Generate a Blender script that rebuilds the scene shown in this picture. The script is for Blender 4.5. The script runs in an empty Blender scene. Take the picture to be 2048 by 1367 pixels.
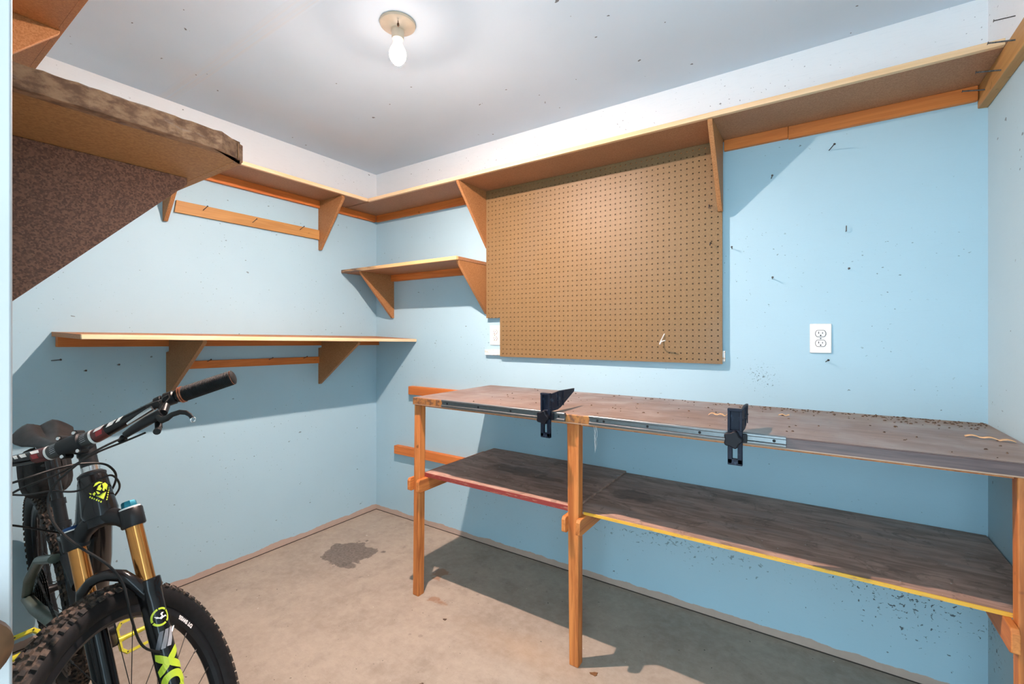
import bpy, bmesh, math, random
from mathutils import Vector, Matrix
R = math.radians
random.seed(7)
sc = bpy.context.scene
col = sc.collection

# ------------------------------------------------------------------ helpers
class G:
    """collects shapes into one mesh"""
    def __init__(s):
        s.bm = bmesh.new(); s.mi = 0
    def _f(s, vs):
        try:
            f = s.bm.faces.new(vs); f.material_index = s.mi; return f
        except ValueError:
            return None
    def mat(s, i): s.mi = i; return s
    def box(s, lo, hi, M=None):
        p = [Vector((x, y, z)) for z in (lo[2], hi[2]) for y in (lo[1], hi[1]) for x in (lo[0], hi[0])]
        if M is not None: p = [M @ v for v in p]
        v = [s.bm.verts.new(q) for q in p]
        for q in ((0,2,3,1),(4,5,7,6),(0,1,5,4),(2,6,7,3),(0,4,6,2),(1,3,7,5)):
            s._f([v[i] for i in q])
        return s
    def hexa(s, p):
        """8 corner points: bottom 4 ccw, top 4 ccw"""
        v = [s.bm.verts.new(q) for q in p]
        for q in ((3,2,1,0),(4,5,6,7),(0,1,5,4),(1,2,6,5),(2,3,7,6),(3,0,4,7)):
            s._f([v[i] for i in q])
        return s
    def prism(s, pts, axis, a, b):
        """polygon pts (2D) extruded along axis from a to b"""
        def P(q, t):
            return {'x': (t, q[0], q[1]), 'y': (q[0], t, q[1]), 'z': (q[0], q[1], t)}[axis]
        A = [s.bm.verts.new(P(q, a)) for q in pts]; B = [s.bm.verts.new(P(q, b)) for q in pts]
        n = len(pts)
        s._f(A[::-1]); s._f(B)
        for i in range(n): s._f([A[i], A[(i+1) % n], B[(i+1) % n], B[i]])
        return s
    def ring(s, c, n, u, r, seg, ru=1.0, rv=1.0):
        n = Vector(n).normalized(); u = Vector(u); u = (u - n*u.dot(n)).normalized(); v = n.cross(u)
        return [s.bm.verts.new(Vector(c) + u*(r*ru*math.cos(2*math.pi*i/seg)) + v*(r*rv*math.sin(2*math.pi*i/seg))) for i in range(seg)]
    def skin(s, rings, cap=True, closed=False):
        m = len(rings)
        for k in range(m if closed else m-1):
            a, b = rings[k], rings[(k+1) % m]; n = len(a)
            for i in range(n): s._f([a[i], a[(i+1) % n], b[(i+1) % n], b[i]])
        if cap and not closed: s._f(rings[0][::-1]); s._f(rings[-1])
        return s
    def tube(s, path, r, seg=10, cap=True, ru=1.0, rv=1.0, u0=None, closed=False):
        path = [Vector(p) for p in path]; rs = r if isinstance(r, (list, tuple)) else [r]*len(path)
        u = Vector(u0) if u0 is not None else None; rings = []
        for i, p in enumerate(path):
            if closed: t = path[(i+1) % len(path)] - path[i-1]
            else: t = path[min(i+1, len(path)-1)] - path[max(i-1, 0)]
            if t.length < 1e-9: t = Vector((0,0,1))
            t.normalize()
            if u is None:
                u = Vector((0,0,1)) if abs(t.z) < .9 else Vector((1,0,0))
            u = (u - t*u.dot(t)); u.normalize()
            rings.append(s.ring(p, t, u, rs[i], seg, ru, rv))
        return s.skin(rings, cap, closed)
    def cyl(s, a, b, r0, r1=None, seg=16, cap=True):
        return s.tube([a, b], [r0, r0 if r1 is None else r1], seg, cap)
    def lathe(s, base, axis, prof, seg=32, cap=True):
        """prof: list of (distance along axis, radius)"""
        ax = Vector(axis).normalized(); u = Vector((0,0,1)) if abs(ax.z) < .9 else Vector((1,0,0))
        return s.skin([s.ring(Vector(base)+ax*t, ax, u, max(r, 1e-5), seg) for t, r in prof], cap)
    def poly(s, pts): s._f([s.bm.verts.new(p) for p in pts]); return s
    def map(s, fn):
        for v in s.bm.verts: v.co = fn(v.co.copy())
        return s
    def build(s, name, mats, parent=None, smooth=35, bevel=0.0, origin=None):
        bmesh.ops.recalc_face_normals(s.bm, faces=s.bm.faces[:])
        me = bpy.data.meshes.new(name); s.bm.to_mesh(me); s.bm.free()
        for m in (mats if isinstance(mats, (list, tuple)) else [mats]): me.materials.append(m)
        if smooth:
            me.shade_smooth(); me.set_sharp_from_angle(angle=R(smooth))
        o = bpy.data.objects.new(name, me); col.objects.link(o)
        if origin is not None:
            me.transform(Matrix.Translation(-Vector(origin))); o.location = origin
        if parent is not None:
            o.parent = parent
            if origin is None and parent.get('_loc'):
                me.transform(Matrix.Translation(-Vector(parent['_loc']))); o['_loc'] = list(parent['_loc'])
        if bevel:
            b = o.modifiers.new('bevel', 'BEVEL'); b.width = bevel; b.segments = 2; b.limit_method = 'ANGLE'; b.angle_limit = R(40)
        return o

def tag(o, label=None, cat=None, group=None, kind=None):
    if label: o['label'] = label
    if cat: o['category'] = cat
    if group: o['group'] = group
    if kind: o['kind'] = kind
    return o
def thing(name, label, cat, loc=(0,0,0), group=None):
    o = bpy.data.objects.new(name, None); col.objects.link(o); o.location = loc; o.empty_display_size = .05
    o['_loc'] = list(loc)
    return tag(o, label, cat, group)

# ------------------------------------------------------------------ materials
class N:
    def __init__(s, name):
        s.m = bpy.data.materials.new(name); s.m.use_nodes = True
        s.t = s.m.node_tree; s.n = s.t.nodes; s.l = s.t.links
        s.b = s.n['Principled BSDF']; s._c = None
    def new(s, k, **kw):
        o = s.n.new(k)
        for a, v in kw.items(): setattr(o, a, v)
        return o
    def put(s, sock, v):
        if isinstance(v, bpy.types.NodeSocket): s.l.new(v, sock)
        else: sock.default_value = v
    def coord(s, which='Object', scale=(1,1,1), loc=(0,0,0), rot=(0,0,0)):
        if s._c is None: s._c = s.new('ShaderNodeTexCoord')
        mp = s.new('ShaderNodeMapping'); s.l.new(s._c.outputs[which], mp.inputs[0])
        mp.inputs['Scale'].default_value = scale; mp.inputs['Location'].default_value = loc; mp.inputs['Rotation'].default_value = rot
        return mp.outputs[0]
    def pos(s): return s.new('ShaderNodeNewGeometry').outputs['Position']
    def xyz(s, v):
        o = s.new('ShaderNodeSeparateXYZ'); s.l.new(v, o.inputs[0]); return o.outputs
    def noise(s, vec, scale=5, detail=4, rough=.55, dist=0, out='Fac'):
        o = s.new('ShaderNodeTexNoise'); s.l.new(vec, o.inputs['Vector'])
        o.inputs['Scale'].default_value = scale; o.inputs['Detail'].default_value = detail
        o.inputs['Roughness'].default_value = rough; o.inputs['Distortion'].default_value = dist
        return o.outputs[out]
    def voro(s, vec, scale=5, out='Distance', feature='F1', rnd=1):
        o = s.new('ShaderNodeTexVoronoi', feature=feature); s.l.new(vec, o.inputs['Vector']); o.inputs['Scale'].default_value = scale
        o.inputs['Randomness'].default_value = rnd
        return o.outputs[out]
    def math(s, op, a, b=0.0, c=0.0, clamp=False):
        o = s.new('ShaderNodeMath', operation=op, use_clamp=clamp)
        for i, v in enumerate((a, b, c)):
            if i < len(o.inputs): s.put(o.inputs[i], v)
        return o.outputs[0]
    def step(s, v, a, b, lo=0.0, hi=1.0):
        o = s.new('ShaderNodeMapRange', interpolation_type='SMOOTHSTEP'); s.put(o.inputs[0], v)
        o.inputs[1].default_value = a; o.inputs[2].default_value = b; o.inputs[3].default_value = lo; o.inputs[4].default_value = hi
        return o.outputs[0]
    def mix(s, f, a, b, mode='MIX'):
        o = s.new('ShaderNodeMix', data_type='RGBA', blend_type=mode)
        s.put(o.inputs[0], f)
        for i, v in ((6, a), (7, b)):
            if isinstance(v, (tuple, list)): v = (*v[:3], 1)
            s.put(o.inputs[i], v)
        return o.outputs[2]
    def out(s, color=None, rough=None, metal=None, bump=None, bs=.3, bd=.002, spec=None):
        if color is not None: s.put(s.b.inputs['Base Color'], (*color[:3], 1) if isinstance(color, (tuple, list)) else color)
        if rough is not None: s.put(s.b.inputs['Roughness'], rough)
        if metal is not None: s.put(s.b.inputs['Metallic'], metal)
        if spec is not None: s.put(s.b.inputs['Specular IOR Level'], spec)
        if bump is not None:
            o = s.new('ShaderNodeBump'); o.inputs['Strength'].default_value = bs; o.inputs['Distance'].default_value = bd
            s.l.new(bump, o.inputs['Height']); s.l.new(o.outputs[0], s.b.inputs['Normal'])
        return s.m

def srgb(r, g, b):
    f = lambda c: (c/255)/12.92 if c/255 <= .04045 else ((c/255+.055)/1.055)**2.4
    return (f(r), f(g), f(b))

def plain(name, c, rough=.5, metal=0, var=.12, scale=40, spec=None):
    n = N(name); k = n.noise(n.coord(), scale, 3)
    c2 = tuple(max(0, x*(1-var*2)) for x in c)
    return n.out(n.mix(n.step(k, .35, .7), c2, c), rough, metal, spec=spec)

PAINT = (.385, .578, .675); PAINT_W_LIT = (.86, .91, .93); BARE = (.50, .385, .32)
def wall_mat(name, along, seed, scuff=None, specks=1.0, bare_h=.040, white=True, PAINT=PAINT):
    n = N(name); p = n.pos(); x = n.xyz(p); a = x[{'x': 0, 'y': 1}[along]]; z = x[2]
    big = n.noise(p, 1.6, 3); base = n.mix(n.step(big, .3, .7), tuple(c*.96 for c in PAINT), PAINT)
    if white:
        base = n.mix(n.step(z, 2.135, 2.15), base, PAINT_W_LIT)  # whiter wall above the high shelf, bulb-lit brightness put into its colour
    # horizontal roller and scratch streaks
    st = n.coord('Object', (6, 6, 130), (seed, seed, seed)); sv = n.noise(st, 3, 3, .6)
    base = n.mix(n.math('MULTIPLY', n.step(sv, .55, .75), .10), base, tuple(c*.72 for c in PAINT))
    # small chips and dirt flecks
    cv = n.coord('Object', (26, 26, 44), (seed*3, 1, 2)); ch = n.noise(cv, 1.0, 2.5, .5)
    base = n.mix(n.math('MULTIPLY', n.step(ch, .735, .755), .75*specks), base, (.10, .11, .12))
    cv2 = n.coord('Object', (70, 70, 95), (5, seed, 9)); ch2 = n.noise(cv2, 1.0, 2, .5)
    zone = n.step(n.noise(p, 2.3, 2), .45, .62)
    base = n.mix(n.math('MULTIPLY', n.math('MULTIPLY', n.step(ch2, .70, .73), zone), .6*specks), base, (.07, .08, .09))
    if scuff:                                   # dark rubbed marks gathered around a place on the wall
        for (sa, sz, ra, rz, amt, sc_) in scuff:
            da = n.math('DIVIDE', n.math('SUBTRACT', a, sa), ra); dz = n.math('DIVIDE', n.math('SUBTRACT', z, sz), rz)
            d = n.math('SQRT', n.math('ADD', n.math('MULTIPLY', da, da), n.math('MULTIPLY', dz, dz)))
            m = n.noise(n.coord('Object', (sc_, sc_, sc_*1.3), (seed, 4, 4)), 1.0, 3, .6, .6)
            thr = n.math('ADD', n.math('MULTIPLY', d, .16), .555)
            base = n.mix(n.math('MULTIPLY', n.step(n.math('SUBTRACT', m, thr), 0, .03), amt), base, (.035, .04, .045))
    # unpainted strip at the foot with a ragged edge, and the gap at the slab
    edge = n.math('ADD', n.math('MULTIPLY', n.noise(n.coord('Object', (7, 7, 0), (seed, 0, 0)), 1.0, 5, .6), .045), bare_h-.026)
    strip = n.step(n.math('SUBTRACT', z, edge), -.0012, .0012)
    base = n.mix(strip, n.mix(n.noise(p, 30, 3), tuple(c*.85 for c in BARE), BARE), base)
    base = n.mix(n.step(z, .0035, .006), (.03, .022, .018), base)
    bump = n.noise(n.coord('Object', (60, 60, 90)), 2, 4)
    return n.out(base, .55, 0, bump, .12, .002, spec=.35)

def floor_mat():
    n = N('concrete'); p = n.pos(); x = n.xyz(p)
    a = n.noise(p, 2.2, 5, .6); b = n.noise(p, 26, 5, .65); c0 = (.385, .328, .262); c1 = (.30, .25, .20)
    c = n.mix(n.step(a, .3, .7), c1, c0); c = n.mix(n.math('MULTIPLY', n.step(b, .35, .7), .35), c, (.48, .41, .345)); c = n.mix(n.math('MULTIPLY', n.step(n.noise(p, 8, 5, .7), .5, .68), .4), c, tuple(v_*.78 for v_ in c1))
    # hairline trowel marks
    w = n.noise(n.coord('Object', (5, 16, 1), (0,0,0), (0,0,.6)), 2, 6, .7, 1.2)
    c = n.mix(n.math('MULTIPLY', n.step(n.math('ABSOLUTE', n.math('SUBTRACT', w, .5)), .012, 0.0), .28), c, (.20, .155, .12))
    # dark oil patch
    def blob(cx, cy, r, soft, namp, nscale, sx=1.0):
        dx = n.math('MULTIPLY', n.math('SUBTRACT', x[0], cx), sx); dy = n.math('SUBTRACT', x[1], cy)
        d = n.math('SQRT', n.math('ADD', n.math('MULTIPLY', dx, dx), n.math('MULTIPLY', dy, dy)))
        nz = n.noise(p, nscale, 4, .6); d = n.math('ADD', d, n.math('MULTIPLY', n.math('SUBTRACT', nz, .5), namp))
        return n.step(d, r, r-soft)
    for (cx, cy, r, amp, sx) in ((.40, -.53, .145, .22, 1.0), (.52, -.62, .035, .06, .6), (.56, -.41, .02, .05, .8), (.36, -.37, .02, .06, 1)):
        m = blob(cx, cy, r, .012, amp, 9, sx)
        tex = n.mix(n.step(n.noise(p, 70, 3), .3, .7), (.10, .085, .07), (.19, .16, .135))
        c = n.mix(n.math('MULTIPLY', m, .9), c, tex)
    # rust stains round the legs
    for (cx, cy, r, amp) in ((1.00, -.40, .05, .2), (1.13, -.60, .035, .14), (1.19, -.60, .025, .12)):
        c = n.mix(n.math('MULTIPLY', blob(cx, cy, r, .02, amp, 14), .6), c, (.27, .115, .045))
    c = n.mix(n.math('MULTIPLY', blob(1.72, -.66, .16, .2, .16, 5, .35), .3), c, (.42, .24, .11))
    # grey drip spots and little specks
    v = n.voro(p, 7, rnd=1); c = n.mix(n.math('MULTIPLY', n.step(n.math('ADD', v, n.math('MULTIPLY', n.noise(p, 30, 2), .08)), .115, .09), .35), c, (.15, .125, .11))
    s1 = n.noise(p, 55, 2, .5); c = n.mix(n.math('MULTIPLY', n.step(s1, .735, .75), .85), c, (.05, .045, .04))
    s2 = n.noise(n.coord('Object', (1,1,1), (7,3,0)), 42, 2, .5); c = n.mix(n.math('MULTIPLY', n.step(s2, .765, .78), .8), c, (.75, .72, .68))
    return n.out(c, .62, 0, n.noise(p, 70, 5), .15, .003, spec=.35)

def wood(name, c0, c1, axis='x', fine=1.0, rough=.55, knots=True, c2=None):
    n = N(name); st = {'x': (2.2, 38, 38), 'y': (38, 2.2, 38), 'z': (38, 38, 2.2)}[axis]
    g = n.noise(n.coord('Object', tuple(v*fine for v in st)), 1.0, 5, .62, .7)
    g2 = n.noise(n.coord('Object', tuple(v*fine*.22 for v in st), (3, 1, 2)), 1.0, 3, .5, .4)
    c = n.mix(n.step(g, .32, .68), c0, c1)
    c = n.mix(n.math('MULTIPLY', n.step(g2, .45, .75), .45), c, c2 or tuple(v*.62 for v in c0))
    if knots:
        k = n.noise(n.coord('Object', (9, 9, 9), (1, 8, 2)), 1.6, 2); c = n.mix(n.math('MULTIPLY', n.step(k, .70, .76), .65), c, tuple(v*.25 for v in c0))
    return n.out(c, rough, 0, g, .12, .001, spec=.4)

def chipboard(name, dark, light, scale=170, rough=.6, water=None):
    n = N(name); v = n.coord()
    a = n.voro(v, scale, 'Color'); lum = n.xyz(a)[0]
    b = n.noise(v, scale*.5, 3); big = n.noise(v, 3, 4)
    c = n.mix(n.step(n.math('ADD', n.math('MULTIPLY', lum, .5), n.math('MULTIPLY', b, .5)), .25, .75), dark, light)
    c = n.mix(n.math('MULTIPLY', n.step(big, .4, .7), .25), c, tuple(x*.7 for x in dark))
    if water:
        c = n.mix(n.math('MULTIPLY', n.step(n.noise(v, water, 5, .6), .60, .62), .55), c, tuple(x*.45 for x in dark))
    return n.out(c, rough, 0, b, .1, .001, spec=.3)

M = {}
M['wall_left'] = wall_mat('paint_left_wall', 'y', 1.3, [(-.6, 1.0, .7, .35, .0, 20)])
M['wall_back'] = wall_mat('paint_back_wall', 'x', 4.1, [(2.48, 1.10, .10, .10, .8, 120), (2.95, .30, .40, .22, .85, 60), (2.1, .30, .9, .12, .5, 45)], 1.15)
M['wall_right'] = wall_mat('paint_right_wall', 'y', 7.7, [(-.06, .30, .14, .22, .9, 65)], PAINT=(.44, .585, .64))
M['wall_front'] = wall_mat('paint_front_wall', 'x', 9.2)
n = N('ceiling_paint'); p = n.pos(); xs = n.xyz(p)
band = n.math('MULTIPLY', n.math('MULTIPLY', n.step(xs[1], -1.335, -1.325), n.step(xs[1], -1.262, -1.27)), n.step(xs[0], 1.5, 1.2))
rid = n.noise(n.coord('Object', (1.5, 160, 1)), 1, 3)
cc = n.mix(n.step(n.noise(p, 1.5, 3), .3, .7), (.66, .79, .89), (.71, .83, .93))
cc = n.mix(n.math('MULTIPLY', n.math('MULTIPLY', band, n.step(rid, .35, .65)), .35), cc, (.75, .75, .74))
cc = n.mix(n.math('MULTIPLY', n.step(n.noise(n.coord('Object', (1,1,1), (2,2,0)), 24, 2, .5), .76, .775), .8), cc, (.06, .06, .06))
M['ceiling'] = n.out(cc, .6, 0, n.math('ADD', n.math('MULTIPLY', n.noise(p, 40, 4), .5), n.math('MULTIPLY', band, n.math('ADD', rid, 1.0))), .12, .002, spec=.3)
M['floor'] = floor_mat()
M['white_trim'] = plain('door_paint', (.36, .345, .335), .45, 0, .03, 6)
M['cleat_x'] = wood('cleat_wood_x', (.55, .15, .028), (.72, .23, .05), 'x')
M['cleat_y'] = wood('cleat_wood_y', (.55, .15, .028), (.72, .23, .05), 'y')
M['pine_y'] = wood('pale_pine_y', (.38, .185, .055), (.50, .27, .09), 'y', c2=(.62, .31, .09))
M['pine_x'] = wood('pale_pine_x', (.38, .185, .055), (.50, .27, .09), 'x', c2=(.62, .31, .09))
M['edge_x'] = wood('shelf_edge_x', (.72, .49, .27), (.84, .63, .40), 'x', knots=False, c2=(.60, .36, .17))
M['edge_y'] = wood('shelf_edge_y', (.72, .49, .27), (.84, .63, .40), 'y', knots=False, c2=(.60, .36, .17))
M['leg'] = wood('leg_wood', (.36, .10, .022), (.68, .25, .066), 'z')
M['rail_y'] = wood('support_wood', (.38, .11, .025), (.64, .235, .06), 'y')
M['board'] = chipboard('shelf_chipboard', (.33, .155, .075), (.43, .22, .115), 330, .55)
M['bracket'] = chipboard('bracket_chipboard', (.32, .14, .05), (.43, .21, .085), 330, .55)
M['mdf'] = chipboard('shelf_fibreboard', (.37, .145, .05), (.47, .20, .072), 330, .55)
M['dark_chip'] = chipboard('dark_chipboard', (.14, .055, .034), (.29, .12, .068), 430, .55)
n = N('rough_board_end'); v = n.coord(); g = n.noise(n.coord('Object', (60, 45, 90)), 1, 5, .65)
cc = n.mix(n.step(g, .35, .65), (.16, .06, .025), (.36, .165, .08)); cc = n.mix(n.math('MULTIPLY', n.step(n.noise(n.coord('Object', (30, 9, 60), (3,3,3)), 1, 5, .65), .56, .70), .4), cc, (.48, .38, .36))
M['rough_end'] = n.out(cc, .8, 0, n.noise(v, 120, 4), .6, .003)
# pegboard
n = N('hardboard'); v = n.coord(); c = n.mix(n.step(n.noise(v, 240, 3), .3, .7), (.178, .108, .044), (.232, .146, .063))
c = n.mix(n.math('MULTIPLY', n.step(n.noise(v, 2.4, 4), .45, .75), .35), c, (.19, .135, .085))
c = n.mix(n.math('MULTIPLY', n.step(n.noise(n.coord('Object', (60, 60, 22), (2,5,1)), 1, 3), .74, .77), .7), c, (.09, .05, .03))
M['pegboard'] = n.out(c, .5, 0, n.noise(v, 300, 2), .06, .001, spec=.4)
# bench top
n = N('worn_benchtop'); v = n.coord(); p = n.pos(); X = n.xyz(p)
g = n.noise(n.coord('Object', (2.5, 30, 30)), 1, 5, .6, .5); c = n.mix(n.step(g, .3, .7), (.165, .105, .083), (.225, .155, .120))
c = n.mix(n.math('MULTIPLY', n.step(n.noise(v, 5, 5, .6), .5, .7), .5), c, (.34, .27, .235))
c = n.mix(n.math('MULTIPLY', n.step(n.noise(n.coord('Object', (16, 60, 1), (2,0,0)), 1, 4, .6), .66, .72), .7), c, (.52, .40, .30))
dirt = n.step(n.math('ADD', X[1], n.math('MULTIPLY', n.noise(v, 9, 4), .25)), -.16, .12); rgt = n.step(X[0], 2.2, 3.0)
c = n.mix(n.math('MULTIPLY', n.math('MULTIPLY', dirt, rgt), .85), c, (.20, .125, .07))
c = n.mix(n.math('MULTIPLY', n.step(n.noise(v, 60, 2, .5), .72, .74), .8), c, (.07, .045, .03))
M['benchtop'] = n.out(c, n.step(n.noise(v, 6, 3), .3, .7, .32, .5), 0, g, .12, .001, spec=.45)
n = N('bench_front_edge'); p = n.pos(); X = n.xyz(p); g = n.noise(n.coord('Object', (6, 40, 90)), 1, 5, .6)
burnt = n.mix(n.step(n.noise(n.coord('Object', (60, 60, 60)), 1, 4), .4, .65), (.34, .145, .04), (.13, .06, .03))
dark = n.mix(n.step(g, .3, .7), (.060, .038, .040), (.115, .075, .07))
c = n.mix(n.step(X[0], 2.2, 2.3), burnt, dark); c = n.mix(n.step(X[2], .9425, .9405), c, (.38, .24, .16))
M['bench_edge'] = n.out(c, .45, 0, g, .15, .001)
def grimy(name, seed, stain):
    n = N(name); v = n.coord(); g = n.noise(n.coord('Object', (5, 26, 26), (seed, 0, 0)), 1, 6, .65, 1.0)
    c = n.mix(n.step(g, .3, .7), (.24, .145, .11), (.50, .32, .25))
    c = n.mix(n.math('MULTIPLY', n.step(n.noise(n.coord('Object', (2, 7, 5), (seed, 3, 3)), 1, 5, .65), .5, .68), .45), c, (.36, .29, .26))
    c = n.mix(n.math('MULTIPLY', n.step(n.noise(n.coord('Object', (10, 10, 10), (seed, 1, 0)), 1, 5, .7, 1.5), .56, .62), .4), c, (.09, .06, .05))
    p = n.pos(); X = n.xyz(p)
    for (sx, sy, rx, ry) in stain:
        dx = n.math('DIVIDE', n.math('SUBTRACT', X[0], sx), rx); dy = n.math('DIVIDE', n.math('SUBTRACT', X[1], sy), ry)
        d = n.math('ADD', n.math('SQRT', n.math('ADD', n.math('MULTIPLY', dx, dx), n.math('MULTIPLY', dy, dy))), n.math('MULTIPLY', n.math('SUBTRACT', n.noise(v, 14, 4), .5), 1.4))
        c = n.mix(n.math('MULTIPLY', n.step(d, 1.05, .7), .55), c, (.075, .048, .036))
    c = n.mix(n.math('MULTIPLY', n.step(n.noise(v, 58, 2, .5), .74, .755), .8), c, (.60, .56, .52))
    return n.out(c, .55, 0, g, .15, .001, spec=.4)
M['shelf_l'] = grimy('grimy_shelf_left', 1.0, [(1.42, -.30, .16, .07), (1.62, -.33, .09, .03)])
M['shelf_r'] = grimy('grimy_shelf_right', 6.0, [(2.02, -.30, .12, .07)])
def painted_edge(name, c, under):
    n = N(name); k = n.noise(n.coord('Object', (22, 22, 160)), 1, 5, .65)
    return n.out(n.mix(n.step(k, .56, .64), c, under), .6, 0, k, .3, .001)
M['red_edge'] = painted_edge('red_painted_edge', (.24, .035, .03), (.36, .15, .10))
M['yellow_edge'] = painted_edge('yellow_painted_edge', (.66, .36, .035), (.42, .22, .07))
M['galv'] = plain('galvanized_steel', (.20, .22, .23), .40, .85, .05, 90)
M['hole_shade'] = plain('dark_hole_shade', (.05, .032, .02), .9)
M['dark_hole'] = plain('dark_recess', (.02, .02, .02), .9)
n = N('blue_black_plastic'); v = n.coord(); k = n.noise(n.coord('Object', (60, 60, 60)), 1, 4, .6)
M['clamp'] = n.out(n.mix(n.math('MULTIPLY', n.step(k, .54, .70), .3), (.006, .010, .022), (.09, .13, .20)), .55, 0, k, .1, .001, spec=.25)
M['knob'] = plain('black_plastic', (.005, .0055, .010), .5, spec=.25)
M['outlet'] = plain('white_plastic', (.80, .79, .76), .35, 0, .02, 10)
M['slot'] = plain('socket_slot', (.02, .02, .02), .8)
M['steel'] = plain('nail_steel', (.13, .12, .115), .5, .8, .3, 200)
M['wire'] = plain('white_wire', (.75, .74, .72), .4)
M['ptd_strip'] = painted_edge('white_painted_strip', (.74, .74, .71), (.45, .30, .18))
M['ceramic'] = plain('cream_porcelain', (.66, .56, .42), .3, 0, .05, 20)
M['brass'] = plain('aged_brass', (.20, .095, .045), .36, .6, .35, 30)
M['shaving'] = plain('wood_shaving', (.70, .43, .22), .7)
M['crumb'] = plain('dark_crumbs', (.17, .10, .06), .8, 0, .4, 300)
n = N('lit_bulb'); n.b.inputs['Base Color'].default_value = (1, 1, 1, 1)
z_ = n.xyz(n.coord('Object'))[2]      # the frosted globe glows, the neck only a little
n.b.inputs['Emission Color'].default_value = (1.0, .75, .65, 1)
n.l.new(n.math('ADD', n.step(z_, -.100, -.126, 7, 75), n.step(z_, -.1475, -.1532, 0, 25500)), n.b.inputs['Emission Strength'])
M['bulb'] = n.m

# ------------------------------------------------------------------ the room
W, D, H = 3.165, -2.15, 2.44
def struct(name, g, m, **k): return tag(g.build(name, m, **k), kind='structure')
struct('floor', G().box((-.12, D-1.6, -.12), (W+.12, .12, 0)), M['floor'])
struct('ceiling', G().box((-.12, D-.14, H), (W+.12, .12, H+.1)), M['ceiling'])
struct('wall_left', G().box((-.12, D-.12, 0), (0, .12, H)), M['wall_left'])
struct('wall_back', G().box((-.0, 0, 0), (W, .12, H)), M['wall_back'])
struct('wall_right', G().box((W, D-.12, 0), (W+.12, .12, H)), M['wall_right'])
OX0, OX1, OZ = 2.13, 3.08, 2.06
g = G(); g.box((0, D-.12, 0), (OX0, D, H)); g.box((OX1, D-.12, 0), (W, D, H)); g.box((OX0, D-.12, OZ), (OX1, D, H))
struct('wall_front', g, M['wall_front'])
# folded door leaves standing at the left side of the opening
dl = thing('door_1', None, None, (2.16, D, 0)); del dl['_loc']; dl['_loc'] = [2.16, D, 0]; dl['kind'] = 'structure'
G().box((2.165, -2.4465, .012), (2.197, -2.142, 2.03)).build('door_leaf', M['white_trim'], dl, bevel=.002)
G().box((2.131, -2.4465, .012), (2.163, -2.16, 2.03)).build('door_leaf', M['white_trim'], dl, bevel=.002)
kg = G(); kg.lathe((2.197, -2.1675, 1.0746), (1, 0, 0), [(0, .012), (.004, .012), (.006, .007), (.016, .008), (.021, .016), (.027, .0215), (.034, .021), (.039, .015), (.041, .004)], 32)
kb = kg.build('door_knob', M['brass'], dl); kb['label'] = 'brown brass knob on the white door edge'

# ------------------------------------------------------------------ shelves
def bracket(parent, axis, a, b, pts, m=None, name='bracket'):
    return G().prism(pts, axis, a, b).build(name, m or M['bracket'], parent, bevel=.0012)

# high shelf on the back wall
t = thing('wall_shelf', 'long high shelf on the back wall above the perforated board', 'shelf', (1.58, 0, 2.09))
g = G(); g.box((0, -.268, 2.135), (W-.001, 0, 2.154)); g.build('shelf_board', M['board'], t, bevel=.001)
G().box((.264, -.285, 2.1345), (W-.026, -.268, 2.1545)).build('front_edging', M['edge_x'], t, bevel=.0012)
G().box((.02, -.02, 2.089), (1.008, 0, 2.135)).build('wall_cleat', M['cleat_x'], t, bevel=.0015)
G().box((2.334, -.02, 2.089), (2.5765, 0, 2.135)).build('wall_cleat', M['cleat_x'], t, bevel=.0015)
G().box((2.5775, -.02, 2.085), (W-.028, 0, 2.135)).build('wall_cleat', M['cleat_x'], t, bevel=.0015)
bracket(t, 'x', 1.009, 1.0255, [(0, 2.135), (-.268, 2.135), (-.283, 2.133), (-.282, 2.122), (-.012, 1.797), (0, 1.797)])
bracket(t, 'x', 2.313, 2.332, [(-.029, 2.135), (-.272, 2.135), (-.272, 2.122), (-.045, 1.818), (-.029, 1.818)])
# high shelf on the left wall
t = thing('wall_shelf', 'high shelf along the left wall with two triangular brackets', 'shelf', (0, -.9, 2.09))
g = G(); g.box((0, -1.55, 2.135), (.247, -.2855, 2.154)); g.build('shelf_board', M['board'], t, bevel=.001)
G().box((.247, -1.55, 2.1345), (.264, -.2855, 2.1545)).build('front_edging', M['edge_y'], t, bevel=.0012)
G().box((0, -1.29, 2.088), (.02, -.4665, 2.135)).build('wall_cleat', M['cleat_y'], t, bevel=.0015)
G().box((0, -.4475, 2.088), (.02, -.0205, 2.135)).build('wall_cleat', M['cleat_y'], t, bevel=.0015)
for y0, zb in ((-.466, 1.821), (-1.309, 1.835)):
    bracket(t, 'y', y0, y0+.018, [(0, 2.135), (.245, 2.135), (.252, 2.118), (.016, zb), (0, zb)])
# pine strip with nails between those brackets
def nail(name, base, direction, length, m='steel', r=.0017, head=.0038, parent=None, bend=None):
    b = Vector(base); d = Vector(direction).normalized(); g = G()
    if bend:
        p1 = b + d*length*.6; g.tube([b-d*.004, b+d*length*.45, p1, p1+Vector(bend)*.35, p1+Vector(bend)], r, 8)
    else:
        g.tube([b-d*.004, b+d*length], r, 8); g.lathe(b+d*(length-.001), d, [(0, head*.6), (.0008, head), (.0018, head), (.0022, head*.5)], 12)
    return g.build(name, M[m], parent, origin=None if parent else base)
t = thing('nail_rail', 'pale pine strip with three nails between the high left wall brackets', 'rail', (0, -.86, 1.888))
G().hexa([(0,-1.262,1.889),(.014,-1.262,1.889),(.014,-.467,1.886),(0,-.467,1.886),(0,-1.254,1.950),(.014,-1.254,1.950),(.014,-.467,1.947),(0,-.467,1.947)]).build('strip', M['pine_y'], t, bevel=.0012)
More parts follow.
